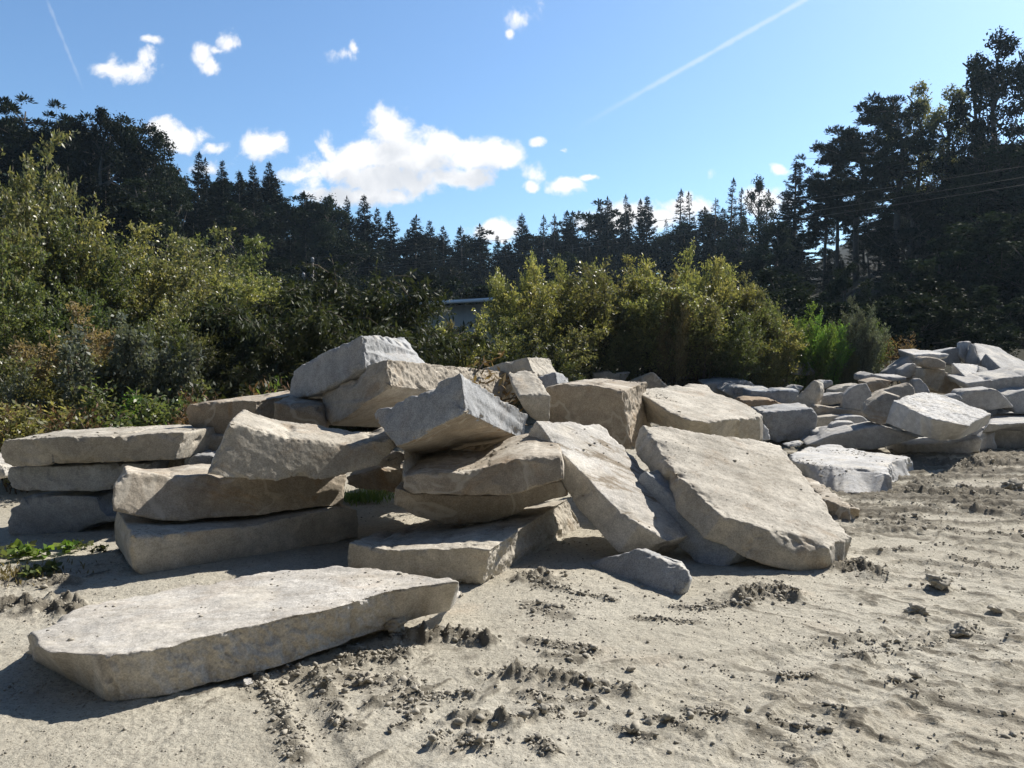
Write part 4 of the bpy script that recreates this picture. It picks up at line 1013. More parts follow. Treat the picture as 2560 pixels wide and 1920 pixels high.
# ------------------------------------------------------------------ plants
def unit(v): return v / (np.linalg.norm(v, axis=-1, keepdims=True) + 1e-9)
def leaves(c, d, n, L, W):
    """diamond leaves: base c, direction d, approximate normal n"""
    d = unit(d); s = unit(np.cross(d, n)); L = np.broadcast_to(L, (len(c),))[:, None]; W = np.broadcast_to(W, (len(c),))[:, None]
    up = np.cross(s, d)
    v = np.stack([c, c + d * L * .45 + s * W * .5 + up * W * .12, c + d * L, c + d * L * .45 - s * W * .5 + up * W * .12], 1)
    q = np.arange(len(c) * 4).reshape(-1, 4)
    return v.reshape(-1, 3), q
def rdir(r, n): return unit(r.normal(size=(n, 3)))
def make_bush(nm, H, Wd, nst, ntw, per, L, W, droop, seed, tw=(.25, .6), lean=.5, barek=.12):
    r = np.random.default_rng(seed); mb = MB()
    C, D, Nn, LL = [], [], [], []
    for k in range(nst):
        a = r.uniform(0, 6.283); rr = math.sqrt(r.uniform(0, 1)) 
        out_ = np.array([math.cos(a), math.sin(a), 0]) * rr * Wd * .5
        h = H * (1 - .38 * rr ** 1.5) * r.uniform(.72, 1.02)
        b = out_ * .25 + np.array([r.normal(0, .05), r.normal(0, .05), 0])
        t = np.linspace(0, 1, 8)[:, None]
        bend = r.normal(0, .06 * H, 3) * np.array([1, 1, 0])
        pts = b + out_ * (.15 * t + .85 * t ** 1.6) * lean / .5 * .75 + bend * np.sin(t * 3.1) + np.array([0, 0, 1]) * h * (t - droop * .25 * t ** 3)
        mb.tube(pts, np.linspace(.012, .003, 8) * H / 2, 4)
        m = ntw
        tt = r.uniform(barek, 1, m) ** .8
        idx = tt * 7; i0 = np.clip(idx.astype(int), 0, 6); f = (idx - i0)[:, None]
        P = pts[i0] * (1 - f) + pts[i0 + 1] * f
        dd = rdir(r, m); dd[:, 2] = np.abs(dd[:, 2]) * .5 + .35 - droop * .6; dd[:, :2] += unit(out_ + r.normal(0, .1, 3))[:2] * .5; dd = unit(dd)
        l = r.uniform(*tw, m) * (1.15 - .6 * tt)
        # the leader itself
        P = np.concatenate([P, pts[5:7]]); dd = np.concatenate([dd, unit(pts[6:8] - pts[5:7])]); l = np.concatenate([l, np.full(2, h * .15)])
        for q in range(0, len(P), 3):
            e = P[q] + dd[q] * l[q]; mb.tube([P[q], (P[q] + e) / 2, e + [0, 0, -droop * .3 * l[q]]], [.005, .004, .002], 3)
        s = r.uniform(0.05, 1, (len(P), per))
        c = P[:, None] + dd[:, None] * (l[:, None] * s)[..., None]
        c[..., 2] -= droop * .3 * l[:, None] * s ** 2
        c += r.normal(0, .02, c.shape)
        n = c.shape[0] * per
        ld = unit(np.repeat(dd, per, 0) * .5 + rdir(r, n) * .9 + np.array([0, 0, -droop * 1.1 + .15]))
        C.append(c.reshape(-1, 3)); D.append(ld); Nn.append(unit(rdir(r, n) * .8 + np.array([0, 0, .7]))); LL.append(r.uniform(.6, 1.25, n))
    C = np.concatenate(C); D = np.concatenate(D); Nn = np.concatenate(Nn); LL = np.concatenate(LL)
    k = C[:, 2] > .02
    v, q = leaves(C[k], D[k], Nn[k], L * LL[k], W * LL[k])
    return mesh_np(nm + '_foliage', v, q), mb.mesh(nm + '_stems'), float(np.percentile(v[:, 2], 99.7))
def make_broad(nm, H, Wd, base, nl, sub, per, leaf, seed, sparse=1.0):
    r = np.random.default_rng(seed); mb = MB(); C = []
    tr = np.array([[0, 0, 0], [r.normal(0, .15), r.normal(0, .15), H * .35], [r.normal(0, .3), r.normal(0, .3), H * .65], [r.normal(0, .3), r.normal(0, .3), H * .86]])
    mb.tube(tr, [.022 * H, .017 * H, .010 * H, .003 * H], 7)
    for k in range(nl):
        z = r.uniform(base, 1.0); a = r.uniform(0, 6.283)
        prof = math.sin(math.pi * min(1, max(0.02, (z - base + .12) / (1.12 - base))) ** .8) ** .7
        rr = Wd * .5 * prof * r.uniform(.25, 1)
        c = np.array([math.cos(a) * rr, math.sin(a) * rr, z * H * .97])
        zb = max(.2 * H, c[2] - rr * r.uniform(.6, 1.2)); tb = np.array([np.interp(zb, tr[:, 2], tr[:, j]) for j in range(3)])
        mid = (tb + c) / 2 + r.normal(0, .04 * H, 3); mb.tube([tb, mid, c], [.006 * H, .004 * H, .0015 * H], 4)
        R0 = Wd * r.uniform(.07, .135)
        for s in range(sub):
            u = rdir(r, 1)[0] * R0 * r.uniform(.3, 1.) ** .5 * np.array([1, 1, .75]); p = c + u
            if s % 3 == 0: mb.tube([c, p], [.0015 * H, .0007 * H], 3)
            C.append(p + r.normal(0, R0 * .20, (per, 3)))
    C = np.concatenate(C); n = len(C)
    if sparse < 1: C = C[r.uniform(size=n) < sparse]; n = len(C)
    s = leaf * r.uniform(.6, 1.3, n)
    v, q = leaves(C, rdir(r, n) + [0, 0, -.25], rdir(r, n) + [0, 0, .6], s, s * .62)
    return mesh_np(nm + '_crown', v, q), mb.mesh(nm + '_trunk'), float(v[:, 2].max())
def make_spruce(nm, H, Wd, seed, base=.06, thin=1.0, droop=.35):
    r = np.random.default_rng(seed); mb = MB()
    mb.tube([[0, 0, 0], [r.normal(0, .08), r.normal(0, .08), H * .5], [0, 0, H]], [.016 * H, .009 * H, .0015 * H], 6)
    C, D, Nn, LL = [], [], [], []
    z = base * H
    while z < H * .985:
        t = z / H; Lm = Wd * .5 * ((1 - t) ** .88 * .97 + .02)
        nb = max(3, int(r.integers(6, 10) * thin))
        for b in range(nb):
            a = r.uniform(0, 6.283); L = Lm * r.uniform(.55, 1.12)
            o = np.array([math.cos(a), math.sin(a), 0])
            up = .35 * t ** 2 - droop * (1 - t) * r.uniform(.6, 1.4)
            s = np.linspace(0, 1, 6)[:, None]
            pts = np.array([0, 0, z + r.normal(0, .1)]) + o * L * s + np.array([0, 0, 1]) * L * (up * s + .22 * s ** 3)
            if L > .5: mb.tube(pts[[0, 2, 5]], [.012 + .004 * L, .01, .004], 3)
            m = max(5, int(L * 26 * thin)); ss = r.uniform(.12, 1, m)
            c = np.stack([np.interp(ss, s[:, 0], pts[:, j]) for j in range(3)], -1)
            side = np.cross(o, [0, 0, 1]) * r.choice([-1, 1], m)[:, None]
            d = unit(o * .7 + side * r.uniform(.3, 1.1, m)[:, None] + np.array([0, 0, -1]) * r.uniform(.1, .9, m)[:, None])
            C.append(c); D.append(d); Nn.append(unit(rdir(r, m) * .6 + [0, 0, .6])); LL.append(r.uniform(.3, .68, m) * (.55 + .45 * (1 - t)))
            C.append(pts[-1:] - o * .25); D.append(unit(o + [0, 0, .15])[None]); Nn.append(np.array([[0, 0, 1.]])); LL.append(np.array([.5]))
        z += r.uniform(.24, .44) * (H / 20) ** .5
    C.append(np.array([[0, 0, H * .97]])); D.append(np.array([[0, 0, 1.]])); Nn.append(np.array([[1., 0, 0]])); LL.append(np.array([H * .04]))
    C = np.concatenate(C); LL = np.concatenate(LL)
    v, q = leaves(C, np.concatenate(D), np.concatenate(Nn), LL, LL * .38)
    return mesh_np(nm + '_crown', v, q), mb.mesh(nm + '_trunk'), H
def make_pine(nm, H, Wd, seed, base=.45, nl=26):
    r = np.random.default_rng(seed); mb = MB(); C, D = [], []
    tr = np.array([[0, 0, 0], [r.normal(0, .2), r.normal(0, .2), H * .4], [r.normal(0, .4), r.normal(0, .4), H * .7], [r.normal(0, .5), r.normal(0, .5), H * .97]])
    mb.tube(tr, [.018 * H, .014 * H, .010 * H, .003 * H], 7)
    for k in range(nl):
        t = r.uniform(base, 1.0); a = r.uniform(0, 6.283); rr = Wd * .5 * (1 - ((t - .72) / .5) ** 2) * r.uniform(.4, 1.05)
        tb = np.array([np.interp(t * H * .95, tr[:, 2], tr[:, j]) for j in range(3)])
        o = np.array([math.cos(a), math.sin(a), 0]); e = tb + o * rr + [0, 0, r.uniform(.0, .35) * rr]
        mid = (tb + e) / 2 + [0, 0, -.05 * rr]; mb.tube([tb, mid, e], [.005 * H, .0035 * H, .0012 * H], 4)
        for s in range(int(r.integers(5, 9))):
            f = r.uniform(.45, 1.05); p = tb + (e - tb) * f + r.normal(0, .075 * Wd, 3) * [1, 1, .9]
            mb.tube([tb + (e - tb) * f * .8, p], [.0012 * H, .0006 * H], 3)
            m = 110; u = rdir(r, m); u[:, 2] = np.abs(u[:, 2]) * 1.1 - .3
            sc = Wd * r.uniform(.045, .075)
            C.append(p + u * sc * r.uniform(.2, 1, m)[:, None] * [1.1, 1.1, 1.0]); D.append(unit(u + [0, 0, .3] + rdir(r, m) * .4))
    C = np.concatenate(C); D = np.concatenate(D); n = len(C); s = .34 * r.uniform(.6, 1.3, n)
    v, q = leaves(C, D, rdir(r, n), s, s * .30)
    return mesh_np(nm + '_crown', v, q), mb.mesh(nm + '_trunk'), H

V = {}
V['spruce']  = [make_spruce('spruce', 20, 9.4, s) for s in (1, 2, 3, 4)]
V['thin']    = [make_spruce('thin_spruce', 20, 7.8, s, .12, .62, .5) for s in (11, 12, 13)]
V['broad']   = [make_broad('broadleaf', 14, 8.8, .30, 30, 12, 50, .20, s) for s in (21, 22, 23)]
V['sparse']  = [make_broad('sparse_broadleaf', 14, 7.0, .30, 34, 16, 22, .22, s, .6) for s in (26, 27)]
V['pine']    = [make_pine('pine', 15, 7.5, s) for s in (31, 32, 33)]
V['scrub']   = [make_broad('forest_shrub', 6, 6.0, .02, 26, 14, 22, .24, s) for s in (36, 37)]
V['willow']  = [make_bush('willow', 2.5, 1.9, 16, 52, 19, .065, .026, .05, s) for s in (41, 42, 43, 44)]
V['tall']    = [make_bush('tall_willow', 4.4, 3.0, 18, 70, 22, .078, .034, .15, s, (.3, .85)) for s in (51, 52, 53)]
V['arching'] = [make_bush('arching_bush', 2.6, 3.2, 19, 70, 26, .092, .026, .75, s, (.4, .9), .8) for s in (56, 57)]
V['weed']    = [make_bush('weed', .8, .7, 10, 22, 12, .038, .018, .1, s, (.10, .28), .4) for s in (61, 62, 63)]
V['broadweed'] = [make_bush('broad_leaved_weed', .26, .46, 6, 3, 2, .13, .115, .15, s, (.05, .14), .8) for s in (66, 67)]
V['spike']   = [make_bush('leafy_spike_plant', 1.1, .8, 11, 40, 11, .036, .019, .15, s, (.05, .14), .35) for s in (71, 72)]
V['stalk']   = [make_bush('dry_stalk', .9, .45, 5, 12, 6, .05, .012, .0, s, (.08, .25), .3) for s in (76, 77)]

NPL = {'spruce': 'spruce_tree', 'thin': 'spruce_tree', 'broad': 'broadleaf_tree', 'sparse': 'broadleaf_tree', 'pine': 'pine_tree', 'scrub': 'forest_shrub',
       'willow': 'willow_bush', 'tall': 'willow_bush', 'arching': 'arching_bush', 'weed': 'weed', 'broadweed': 'weed', 'spike': 'leafy_plant', 'stalk': 'dry_stalk'}
_cnt = {}
_own = {}
def plant(kind, loc, height, mat, label, cat, group, wide=1.0, rz=None, lean=0., bark='bark'):
    k = _cnt.get(kind, 0); _cnt[kind] = k + 1
    cr, tk, H = V[kind][k % len(V[kind])]
    s = height / H
    loc = (float(loc[0]), float(loc[1]), float(loc[2]))
    e = empty(NPL[kind], loc, rng.uniform(0, 6.28) if rz is None else rz, (s * wide, s * wide, s))
    if lean: e.rotation_euler.x = lean
    big = kind in ('spruce', 'thin', 'broad', 'sparse', 'pine')
    for me, pn, mt in ((tk, 'trunk' if big else 'stems', bark), (cr, 'crown' if big else 'foliage', mat)):
        key = (me.name, mt)
        if key not in _own:
            m2 = me if not me.materials else me.copy()
            if m2.materials: m2.materials.clear()
            m2.materials.append(M[mt]); _own[key] = m2
        o = bpy.data.objects.new(pn, _own[key]); COL.objects.link(o); o.parent = e
    tag(e, label, cat, group)
    return e
def by_top(kind, px, py, d, mat, label, cat, group, wide=1.0, sink=.1, **kw):
    p = U(px, py, d); z = float(terr(p[0], p[1])) - sink
    return plant(kind, (p[0], p[1], z), max(p[2] - z, .5), mat, label, cat, group, wide, **kw)

# ---- trees that stand out on the skyline
GS = 'trees on the wooded skyline'
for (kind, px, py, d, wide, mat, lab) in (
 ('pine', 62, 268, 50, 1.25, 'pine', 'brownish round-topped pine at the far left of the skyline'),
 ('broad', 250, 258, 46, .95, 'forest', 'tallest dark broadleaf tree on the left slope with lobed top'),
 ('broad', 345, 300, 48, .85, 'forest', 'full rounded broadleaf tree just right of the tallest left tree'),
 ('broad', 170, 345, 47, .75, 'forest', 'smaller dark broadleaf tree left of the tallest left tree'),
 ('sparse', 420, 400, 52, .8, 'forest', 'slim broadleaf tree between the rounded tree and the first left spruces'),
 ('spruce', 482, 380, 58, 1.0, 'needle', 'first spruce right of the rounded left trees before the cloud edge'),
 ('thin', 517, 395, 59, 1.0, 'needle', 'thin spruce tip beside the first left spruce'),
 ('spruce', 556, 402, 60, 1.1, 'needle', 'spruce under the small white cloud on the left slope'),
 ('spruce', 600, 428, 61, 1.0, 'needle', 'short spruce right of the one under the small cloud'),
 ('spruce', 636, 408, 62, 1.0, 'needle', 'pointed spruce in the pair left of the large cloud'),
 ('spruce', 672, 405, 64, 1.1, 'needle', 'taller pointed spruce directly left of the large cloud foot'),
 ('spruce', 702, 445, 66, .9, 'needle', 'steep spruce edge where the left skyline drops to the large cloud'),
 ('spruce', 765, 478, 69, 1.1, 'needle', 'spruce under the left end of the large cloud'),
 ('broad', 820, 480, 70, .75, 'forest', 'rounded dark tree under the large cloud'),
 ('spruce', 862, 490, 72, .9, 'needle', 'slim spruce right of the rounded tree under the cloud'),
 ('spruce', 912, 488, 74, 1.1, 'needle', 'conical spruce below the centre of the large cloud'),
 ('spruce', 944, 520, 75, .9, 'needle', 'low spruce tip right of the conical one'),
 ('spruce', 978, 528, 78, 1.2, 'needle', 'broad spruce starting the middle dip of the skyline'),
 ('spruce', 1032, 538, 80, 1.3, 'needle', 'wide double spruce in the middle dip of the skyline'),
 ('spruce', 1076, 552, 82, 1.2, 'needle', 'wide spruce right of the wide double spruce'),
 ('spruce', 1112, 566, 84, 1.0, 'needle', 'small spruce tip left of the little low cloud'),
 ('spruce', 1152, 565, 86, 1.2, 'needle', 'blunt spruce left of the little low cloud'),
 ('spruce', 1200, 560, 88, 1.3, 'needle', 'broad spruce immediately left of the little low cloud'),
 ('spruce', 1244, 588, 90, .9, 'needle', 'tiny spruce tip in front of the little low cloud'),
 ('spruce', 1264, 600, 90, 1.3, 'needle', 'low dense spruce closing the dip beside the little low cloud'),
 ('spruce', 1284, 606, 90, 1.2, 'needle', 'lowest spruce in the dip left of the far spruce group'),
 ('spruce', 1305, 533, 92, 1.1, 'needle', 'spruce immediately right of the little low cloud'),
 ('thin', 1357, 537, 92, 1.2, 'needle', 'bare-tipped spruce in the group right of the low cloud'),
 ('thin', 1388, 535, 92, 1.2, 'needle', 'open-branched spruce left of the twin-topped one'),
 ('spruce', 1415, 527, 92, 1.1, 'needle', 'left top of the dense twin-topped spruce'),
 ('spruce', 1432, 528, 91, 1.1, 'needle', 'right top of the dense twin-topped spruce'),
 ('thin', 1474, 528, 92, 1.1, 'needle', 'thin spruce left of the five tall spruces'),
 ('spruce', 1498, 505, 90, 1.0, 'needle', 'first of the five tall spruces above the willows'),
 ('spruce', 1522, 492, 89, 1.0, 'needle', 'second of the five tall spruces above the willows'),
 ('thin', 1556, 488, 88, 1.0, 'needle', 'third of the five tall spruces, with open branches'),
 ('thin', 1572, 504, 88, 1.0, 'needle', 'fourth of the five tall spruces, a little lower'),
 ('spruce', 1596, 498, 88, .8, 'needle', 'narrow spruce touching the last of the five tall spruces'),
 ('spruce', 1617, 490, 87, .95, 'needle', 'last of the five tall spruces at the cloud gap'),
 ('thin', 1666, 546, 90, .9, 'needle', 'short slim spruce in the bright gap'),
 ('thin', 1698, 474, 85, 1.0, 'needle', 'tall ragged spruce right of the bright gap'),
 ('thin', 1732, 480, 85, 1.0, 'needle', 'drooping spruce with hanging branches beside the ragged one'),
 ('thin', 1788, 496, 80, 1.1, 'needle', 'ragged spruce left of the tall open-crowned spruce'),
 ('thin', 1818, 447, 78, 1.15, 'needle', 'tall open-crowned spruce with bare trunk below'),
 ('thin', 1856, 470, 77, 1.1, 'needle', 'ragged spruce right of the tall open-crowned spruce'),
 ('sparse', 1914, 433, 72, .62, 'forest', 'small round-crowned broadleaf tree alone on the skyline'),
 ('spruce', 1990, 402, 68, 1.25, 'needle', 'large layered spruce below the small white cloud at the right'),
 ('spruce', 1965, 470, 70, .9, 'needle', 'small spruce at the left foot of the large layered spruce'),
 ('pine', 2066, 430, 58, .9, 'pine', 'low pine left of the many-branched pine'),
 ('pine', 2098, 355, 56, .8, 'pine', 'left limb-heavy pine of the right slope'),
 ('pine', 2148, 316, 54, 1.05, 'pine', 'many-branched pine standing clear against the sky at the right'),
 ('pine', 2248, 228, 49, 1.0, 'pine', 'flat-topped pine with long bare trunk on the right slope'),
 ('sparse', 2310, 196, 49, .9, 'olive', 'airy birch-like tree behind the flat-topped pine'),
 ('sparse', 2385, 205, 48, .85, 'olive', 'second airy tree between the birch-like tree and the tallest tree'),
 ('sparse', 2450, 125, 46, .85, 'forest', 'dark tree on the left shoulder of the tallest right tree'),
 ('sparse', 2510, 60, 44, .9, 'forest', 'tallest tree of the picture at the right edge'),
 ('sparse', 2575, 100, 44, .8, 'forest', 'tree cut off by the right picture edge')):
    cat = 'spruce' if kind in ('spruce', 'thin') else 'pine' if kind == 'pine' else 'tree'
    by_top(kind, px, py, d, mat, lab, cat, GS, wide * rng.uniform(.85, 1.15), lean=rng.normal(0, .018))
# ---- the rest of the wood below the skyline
sk = np.array([(-300,330),(60,290),(250,275),(400,380),(480,400),(700,440),(800,490),(1000,540),(1250,590),(1310,545),(1520,510),(1650,560),(1700,500),(1850,470),(2000,430),(2100,370),(2250,250),(2450,150),(2560,90),(2900,60)], float)
dk = np.array([(-300,46),(250,47),(480,58),(1000,78),(1300,92),(1600,88),(1850,77),(2000,67),(2150,54),(2300,49),(2560,44),(2900,42)], float)
for layer, (dy, fd, step, kinds) in enumerate((((12, 60), 1.05, 34, ('spruce', 'spruce', 'thin', 'broad', 'pine')), ((80, 160), .88, 54, ('spruce', 'broad', 'spruce', 'sparse')), ((170, 260), .72, 74, ('broad', 'scrub', 'spruce')))):
    for px in np.arange(-260, 2860, step):
        px = px + rng.uniform(-20, 20); d = np.interp(px, dk[:, 0], dk[:, 1]) * fd * rng.uniform(.95, 1.05)
        py = np.interp(px, sk[:, 0], sk[:, 1]) + rng.uniform(*dy)
        if px > 1950: py += 90 + 60 * layer
        if px > 2040 and layer == 0: py += 110
        k = kinds[rng.integers(len(kinds))]
        if 1950 < px and k == 'spruce' and rng.random() < .6: k = 'broad'
        lab = {'spruce': 'dark spruce inside the shadowed wood below the skyline', 'broad': 'dark leafy tree inside the shadowed wood below the skyline', 'sparse': 'thin-leaved tree inside the shadowed wood below the skyline', 'thin': 'open-branched spruce inside the shadowed wood below the skyline', 'pine': 'dark pine inside the shadowed wood below the skyline', 'scrub': 'dark shrub in the undergrowth of the shadowed wood'}[k]
        by_top(k, px, py, d, {'spruce': 'needle', 'thin': 'needle', 'pine': 'pine'}.get(k, 'forest'), lab, {'spruce': 'spruce', 'thin': 'spruce', 'pine': 'pine', 'scrub': 'shrub'}.get(k, 'tree'), 'trees filling the shadowed wood', rng.uniform(1.15, 1.7), lean=rng.normal(0, .02))
for px in np.arange(560, 2900, 70):          # undergrowth along the foot of the wood
    px = px + rng.uniform(-25, 25); d = rng.uniform(30, 36) if px > 1900 else rng.uniform(40, 52)
    py = rng.uniform(640, 720) if px > 1900 else rng.uniform(670, 730)
    by_top('scrub', px, py, d, 'forest', 'dark shrub in the undergrowth of the shadowed wood', 'shrub', 'trees filling the shadowed wood', rng.uniform(1.0, 1.5))
for px in np.arange(1900, 2960, 20):
    by_top('scrub', px + rng.uniform(-25, 25), rng.uniform(690, 800), rng.uniform(21.5, 30), 'forest', 'dark shrub in the undergrowth of the shadowed wood', 'shrub', 'trees filling the shadowed wood', rng.uniform(1.2, 1.6))

# ---- bushes behind the stones
GB = 'bushes along the edge of the quarry yard'
for (kind, px, py, d, wide, mat, lab) in (
 ('tall', 15, 330, 14.5, .62, 'olive', 'tallest pale-leaved willow at the left picture edge'),
 ('tall', 100, 470, 15, .70, 'olive', 'tall willow right of the tallest one at the left edge'),
 ('tall', 30, 600, 13, .8, 'green', 'green bush below the tallest left willow'),
 ('tall', 190, 570, 15, .85, 'green', 'round green willow with pale twigs on the left'),
 ('tall', 280, 560, 16, .85, 'willow', 'yellow-green willow top left of the brownish thicket'),
 ('tall', 400, 620, 16, .9, 'olive', 'olive thicket with bare branches left of centre'),
 ('tall', 480, 585, 18, .95, 'olive', 'yellowing thicket top in front of the left wood'),
 ('tall', 570, 600, 20, .95, 'green', 'dark green dome bush in front of the left spruces'),
 ('tall', 600, 690, 16, .9, 'willow', 'glittering willow left of the dark arching bush'),
 ('tall', 500, 740, 14, .9, 'olive', 'olive willow above the overhanging dark slab'),
 ('tall', 690, 770, 15, .7, 'olive', 'sloping willow edge beside the dark arching bush'),
 ('tall', 400, 800, 12.5, .8, 'green', 'low green bush behind the left slabs'),
 ('tall', 150, 720, 13, .8, 'green', 'deep green bush behind the golden shrub'),
 ('tall', 560, 870, 12, .9, 'dark', 'dark bush directly behind the overhanging slab'),
 ('willow', 185, 770, 11.8, 1.0, 'gold', 'golden seeding shrub at the left'),
 ('willow', 140, 860, 11.2, 1.2, 'olive', 'olive shrub below the golden seeding shrub at the left'),
 ('willow', 215, 900, 11.0, 1.1, 'willow', 'yellow-green low shrub above the left stack'),
 ('willow', 40, 960, 10.4, 1.1, 'willow', 'yellowing low bush at the left edge above the left stack'),
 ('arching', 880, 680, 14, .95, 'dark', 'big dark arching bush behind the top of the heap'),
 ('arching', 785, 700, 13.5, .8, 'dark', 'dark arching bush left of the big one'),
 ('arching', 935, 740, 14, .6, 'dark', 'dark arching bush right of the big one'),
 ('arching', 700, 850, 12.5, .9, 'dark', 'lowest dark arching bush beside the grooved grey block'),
 ('arching', 1050, 885, 13.2, .5, 'green', 'fresh green arching bush right of the grooved grey block'),
 ('willow', 1130, 810, 15, .5, 'gold', 'small beige shrub below the white roof edge'),
 ('willow', 1165, 785, 14.5, 1.0, 'willow', 'willow bush below the roof edge'),
 ('willow', 1280, 735, 16, .5, 'willow', 'left end of the long willow thicket'),
 ('willow', 1305, 645, 17, .55, 'willow', 'spiky willow top at the left of the long thicket'),
 ('willow', 1330, 670, 16.5, 1.0, 'willow', 'willow right of the spiky left top'),
 ('willow', 1400, 690, 16, 1.0, 'willow', 'yellow-green willow at the left middle of the long thicket'),
 ('willow', 1440, 652, 17.5, .8, 'willow', 'pointed willow in the middle of the long thicket'),
 ('willow', 1500, 668, 16.5, 1.0, 'olive', 'grey-green willow in the middle of the long thicket'),
 ('willow', 1568, 648, 17, .85, 'willow', 'willow with a single spire right of the middle'),
 ('willow', 1610, 690, 16.5, 1.0, 'olive', 'olive willow before the golden seed heads'),
 ('willow', 1672, 690, 16.2, 1.0, 'willow', 'willow under the golden seed heads'),
 ('willow', 1652, 655, 17.5, .8, 'willow', 'yellowish willow behind the golden seed heads'),
 ('willow', 1690, 690, 15.8, .42, 'gold', 'golden seed heads among the long willow thicket'),
 ('willow', 1750, 628, 17, .8, 'willow', 'tallest yellow willow of the long thicket'),
 ('willow', 1790, 655, 17, .75, 'willow', 'second yellow willow beside the tallest one'),
 ('willow', 1765, 740, 16, 1.0, 'olive', 'willow below the tallest yellow one'),
 ('willow', 1858, 690, 17, .75, 'olive', 'slender silvery willow spire at the right of the thicket'),
 ('willow', 1830, 760, 16, 1.0, 'green', 'green willow left of the silvery spire'),
 ('willow', 1900, 745, 16.8, .9, 'green', 'green sloping willow at the right end of the thicket'),
 ('willow', 1935, 810, 16.4, 1.0, 'willow', 'low yellow-green willow at the right end of the thicket'),
 ('willow', 1260, 800, 14.5, 1.1, 'olive', 'dense willow behind the rounded tan block'),
 ('willow', 1370, 800, 15, 1.1, 'olive', 'dense lower willow left of the dark gap'),
 ('willow', 1390, 880, 14.2, .8, 'green', 'low green bush beside the rounded tan block'),
 ('willow', 1480, 800, 16.2, 1.1, 'dark', 'dark lower willow in the middle of the thicket'),
 ('willow', 1570, 800, 16.2, 1.1, 'olive', 'lower willow above the brown triangular block'),
 ('willow', 1660, 810, 16.4, 1.1, 'dark', 'dark lower willow above the drilled dark block'),
 ('willow', 1740, 830, 16.6, 1.1, 'olive', 'lower willow right of the drilled dark block'),
 ('willow', 1880, 850, 16.6, 1.0, 'willow', 'low yellow bush above the rubble bank'),
 ('willow', 2035, 765, 16.9, .7, 'fresh', 'bright green leafy bush right of the thicket'),
 ('willow', 2065, 790, 16.8, .65, 'fresh', 'second bright green bush beside the first'),
 ('willow', 2005, 815, 16.9, .6, 'fresh', 'lower bright green bush left of the other bright ones'),
 ('willow', 2000, 880, 17.6, .7, 'willow', 'low bush at the left foot of the bright green bushes'),
 ('willow', 2125, 748, 17.2, .6, 'silver', 'silvery-leaved sapling with spiky tops right of the bright green bush'),
 ('willow', 2160, 770, 17.1, .6, 'silver', 'second silvery sapling with spiky tops'),
 ('willow', 2185, 800, 17.6, .7, 'green', 'outermost sapling beside the dry reddish stalks'),
 ('willow', 2120, 880, 16.8, .7, 'olive', 'low bush in front of the silvery saplings'),
('willow', 2045, 905, 16.5, .6, 'willow', 'low yellowish bush in front of the bright green bushes')):
    by_top(kind, px, py, d, mat, lab, 'bush', GB, wide, bark='twig')
GW = 'weeds and tall plants behind the left slabs'
for (kind, px, py, d, wide, mat, lab) in (
 ('spike', 262, 815, 10.6, .8, 'silver', 'silvery leafy plant right of the golden shrub'),
 ('spike', 330, 790, 10.8, .75, 'silver', 'tallest silvery leafy plant behind the left stack'),
 ('spike', 392, 830, 10.7, .75, 'silver', 'third silvery leafy plant before the olive thicket'),
 ('spike', 25, 935, 10.0, .8, 'silver', 'pale leafy plant at the left edge'),
 ('weed', 320, 960, 9.6, 1.2, 'green', 'bright green weed clump behind the left stack'),
 ('weed', 380, 985, 9.4, 1.2, 'fresh', 'bright green weed clump left of the overhanging dark slab'),
 ('weed', 430, 990, 9.3, 1.1, 'green', 'green weeds touching the overhanging dark slab'),
 ('weed', 240, 985, 9.4, 1.2, 'olive', 'olive weeds above the middle of the left stack'),
 ('weed', 170, 1000, 9.3, 1.2, 'green', 'green weeds above the left stack'),
 ('weed', 95, 1005, 9.2, 1.3, 'willow', 'yellowish weeds above the left stack'),
 ('weed', 25, 1020, 9.0, 1.2, 'willow', 'yellow-green weeds at the left edge above the slab'),
 ('weed', 470, 960, 9.8, 1.2, 'olive', 'olive weeds behind the overhanging dark slab'),
 ('weed', 560, 950, 9.8, 1.2, 'dark', 'dark weeds behind the pale slab top'),
 ('stalk', 690, 945, 8.9, .8, 'dry', 'dry seed stalk left of the grooved grey block'),
 ('stalk', 712, 940, 8.9, .7, 'fresh', 'green seed stalk left of the grooved grey block'),
 ('stalk', 495, 970, 9.0, .8, 'dry', 'dry stalk above the overhanging dark slab'),
 ('stalk', 430, 1000, 8.8, .9, 'dry', 'dry stalk beside the overhanging dark slab'),
 ('stalk', 150, 1010, 8.9, .9, 'dry', 'brown dry stalk above the left stack'),
 ('stalk', 190, 1020, 8.9, .9, 'dry', 'second brown dry stalk above the left stack'),
 ('stalk', 50, 1000, 8.9, .9, 'dry', 'brown dry stalk near the left edge'),
 ('stalk', 1165, 880, 8.6, 1.2, 'dry', 'brown dry twigs behind the long rough-faced block'),
 ('stalk', 2250, 832, 17, 1.1, 'dry', 'left reddish dry sapling beside the far heap'),
 ('stalk', 2290, 840, 17, 1.1, 'dry', 'right reddish dry sapling beside the far heap')):
    by_top(kind, px, py, d, mat, lab, 'plant', GW, wide, bark='twig')
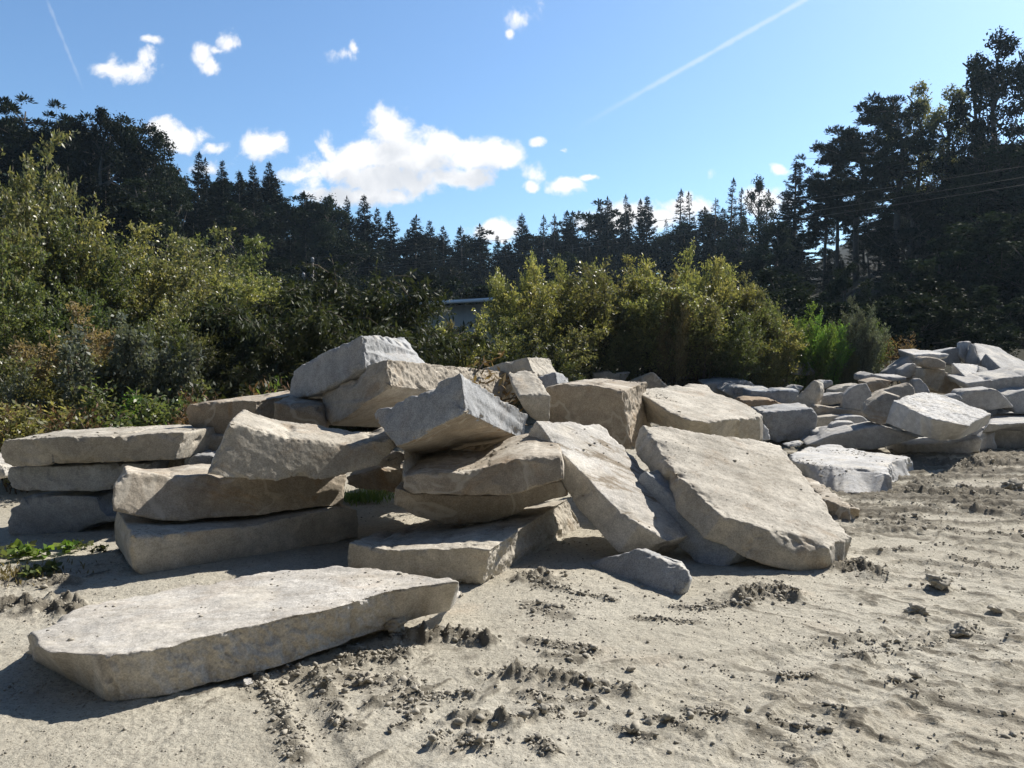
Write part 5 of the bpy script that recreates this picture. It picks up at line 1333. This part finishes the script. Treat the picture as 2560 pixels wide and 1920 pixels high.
for (px, py, h, mat, lab) in ((70, 1395, .15, 'fresh', 'bright broad-leaved weed on the ground at the left edge'), (20, 1400, .14, 'green', 'small weed cut by the left edge'),
      (150, 1385, .12, 'fresh', 'low weed between the bright weed and the middle stack'), (195, 1378, .09, 'green', 'small weed near the middle stack'),
      (110, 1440, .11, 'green', 'darker leafy weed half in shadow at the left'), (80, 1445, .08, 'green', 'low dark weed left of the half-shadowed one'), (245, 1382, .07, 'dark', 'shadowed weed beside the middle stack')):
    p = G(px, py); z = gheight(p[0], p[1])[0]
    plant('broadweed', (p[0], p[1], z - .01), h, mat, lab, 'weed', 'low weeds on the ground at the left', 1.1, bark='twig')
def grass(name, xy, h, n, seed, mat, label):
    r = np.random.default_rng(seed); C = np.stack([r.normal(0, xy[2], n), r.normal(0, xy[2] * .6, n), np.zeros(n)], -1)
    d = unit(rdir(r, n) * .55 + [0, 0, 1]); L = h * r.uniform(.4, 1.1, n)
    v, q = leaves(C, d, rdir(r, n), L, .012)
    z = gheight(xy[0], xy[1])[0]
    tag(link(name, mesh_np(name, v, q), M[mat], loc=(xy[0], xy[1], z)), label, 'grass', kind='stuff' if 'dry' in label else None)
p = G(905, 1255); grass('grass_tuft', (p[0], p[1], .16), .16, 420, 5, 'fresh', 'sunlit grass tuft in the gap between the two front stacks')
p = G(955, 1235); grass('grass_tuft', (p[0], p[1], .10), .22, 160, 6, 'willow', 'taller grass tuft beside the dark sandwiched slab')
p = G(40, 1440); grass('grass_tuft', (p[0], p[1], .22), .06, 500, 7, 'gold', 'short dry grass on the ground at the left edge')

# ------------------------------------------------------------------ hall, pole and wires
A = U(940, 757, 37.0); B = U(1420, 727, 29.3)
zt = A[2]; B[2] = zt
dx = (B - A)[:2]; L = np.linalg.norm(dx); ang = math.atan2(dx[1], dx[0]); mid = (A + B) / 2; nrm2 = np.array([-math.sin(ang), math.cos(ang)])
hall = empty('long_hall', (mid[0], mid[1], 0), ang); tag(hall, 'long low grey hall with a shining white flat roof half hidden by bushes', 'building')
m = MB(); m.box((0, 5, zt / 2 - .2), (L / 2, 5, zt / 2 - .12)); link('wall', m.mesh('wall'), M['wall'], hall)
m = MB(); m.box((0, 4.9, zt + .27), (L / 2 + .4, 5.6, .06), 0, .085); m.box((0, -.74, zt - .22), (L / 2 + .4, .05, .07)); link('roof', m.mesh('roof'), M['roof'], hall)
pt = U(781, 642, 34); gz0 = float(terr(pt[0], pt[1]))
pole = empty('utility_pole', (pt[0], pt[1], gz0)); tag(pole, 'thin wooden power pole with porcelain insulators above the dark arching bush', 'utility pole')
hp = pt[2] - gz0
m = MB(); m.tube([[0, 0, -.3], [0, 0, hp * .5], [0, 0, hp - .25]], [.09, .07, .055], 8); link('shaft', m.mesh('shaft'), M['pole'], pole)
za = U(781, 700, 34)[2] - gz0
m = MB(); m.box((0, 0, za), (.52, .04, .04)); link('crossarm', m.mesh('crossarm'), M['pole'], pole)
ins = []
for (ix, iz) in ((0, hp - .3), (-.40, za + .04), (.44, za + .04)):
    m = MB(); m.tube([[ix, 0, iz], [ix, 0, iz + .08], [ix, 0, iz + .09], [ix, 0, iz + .18], [ix, 0, iz + .19], [ix, 0, iz + .28]], [.02, .02, .085, .06, .08, .04], 8)
    link('insulator', m.mesh('insulator'), M['porc'], pole); ins.append(np.array([pt[0] + ix, pt[1], gz0 + iz + .25]))
ends = (((2900, 358), 23), ((2900, 384), 23.3), ((2900, 405), 23.6))
for k, ((e, d), lab) in enumerate(zip(ends, ('uppermost power wire crossing before the wood', 'middle power wire crossing before the wood', 'lowest power wire crossing before the wood'))):
    a = ins[k]; b = U(*e, d); t = np.linspace(0, 1, 40)[:, None]
    p = a + (b - a) * t; p[:, 2] -= .35 * 4 * (t * (1 - t))[:, 0]
    m = MB(); m.tube(p, .0065, 4); tag(link('power_wire', m.mesh('power_wire'), M['wire']), lab, 'wire', 'power wires')
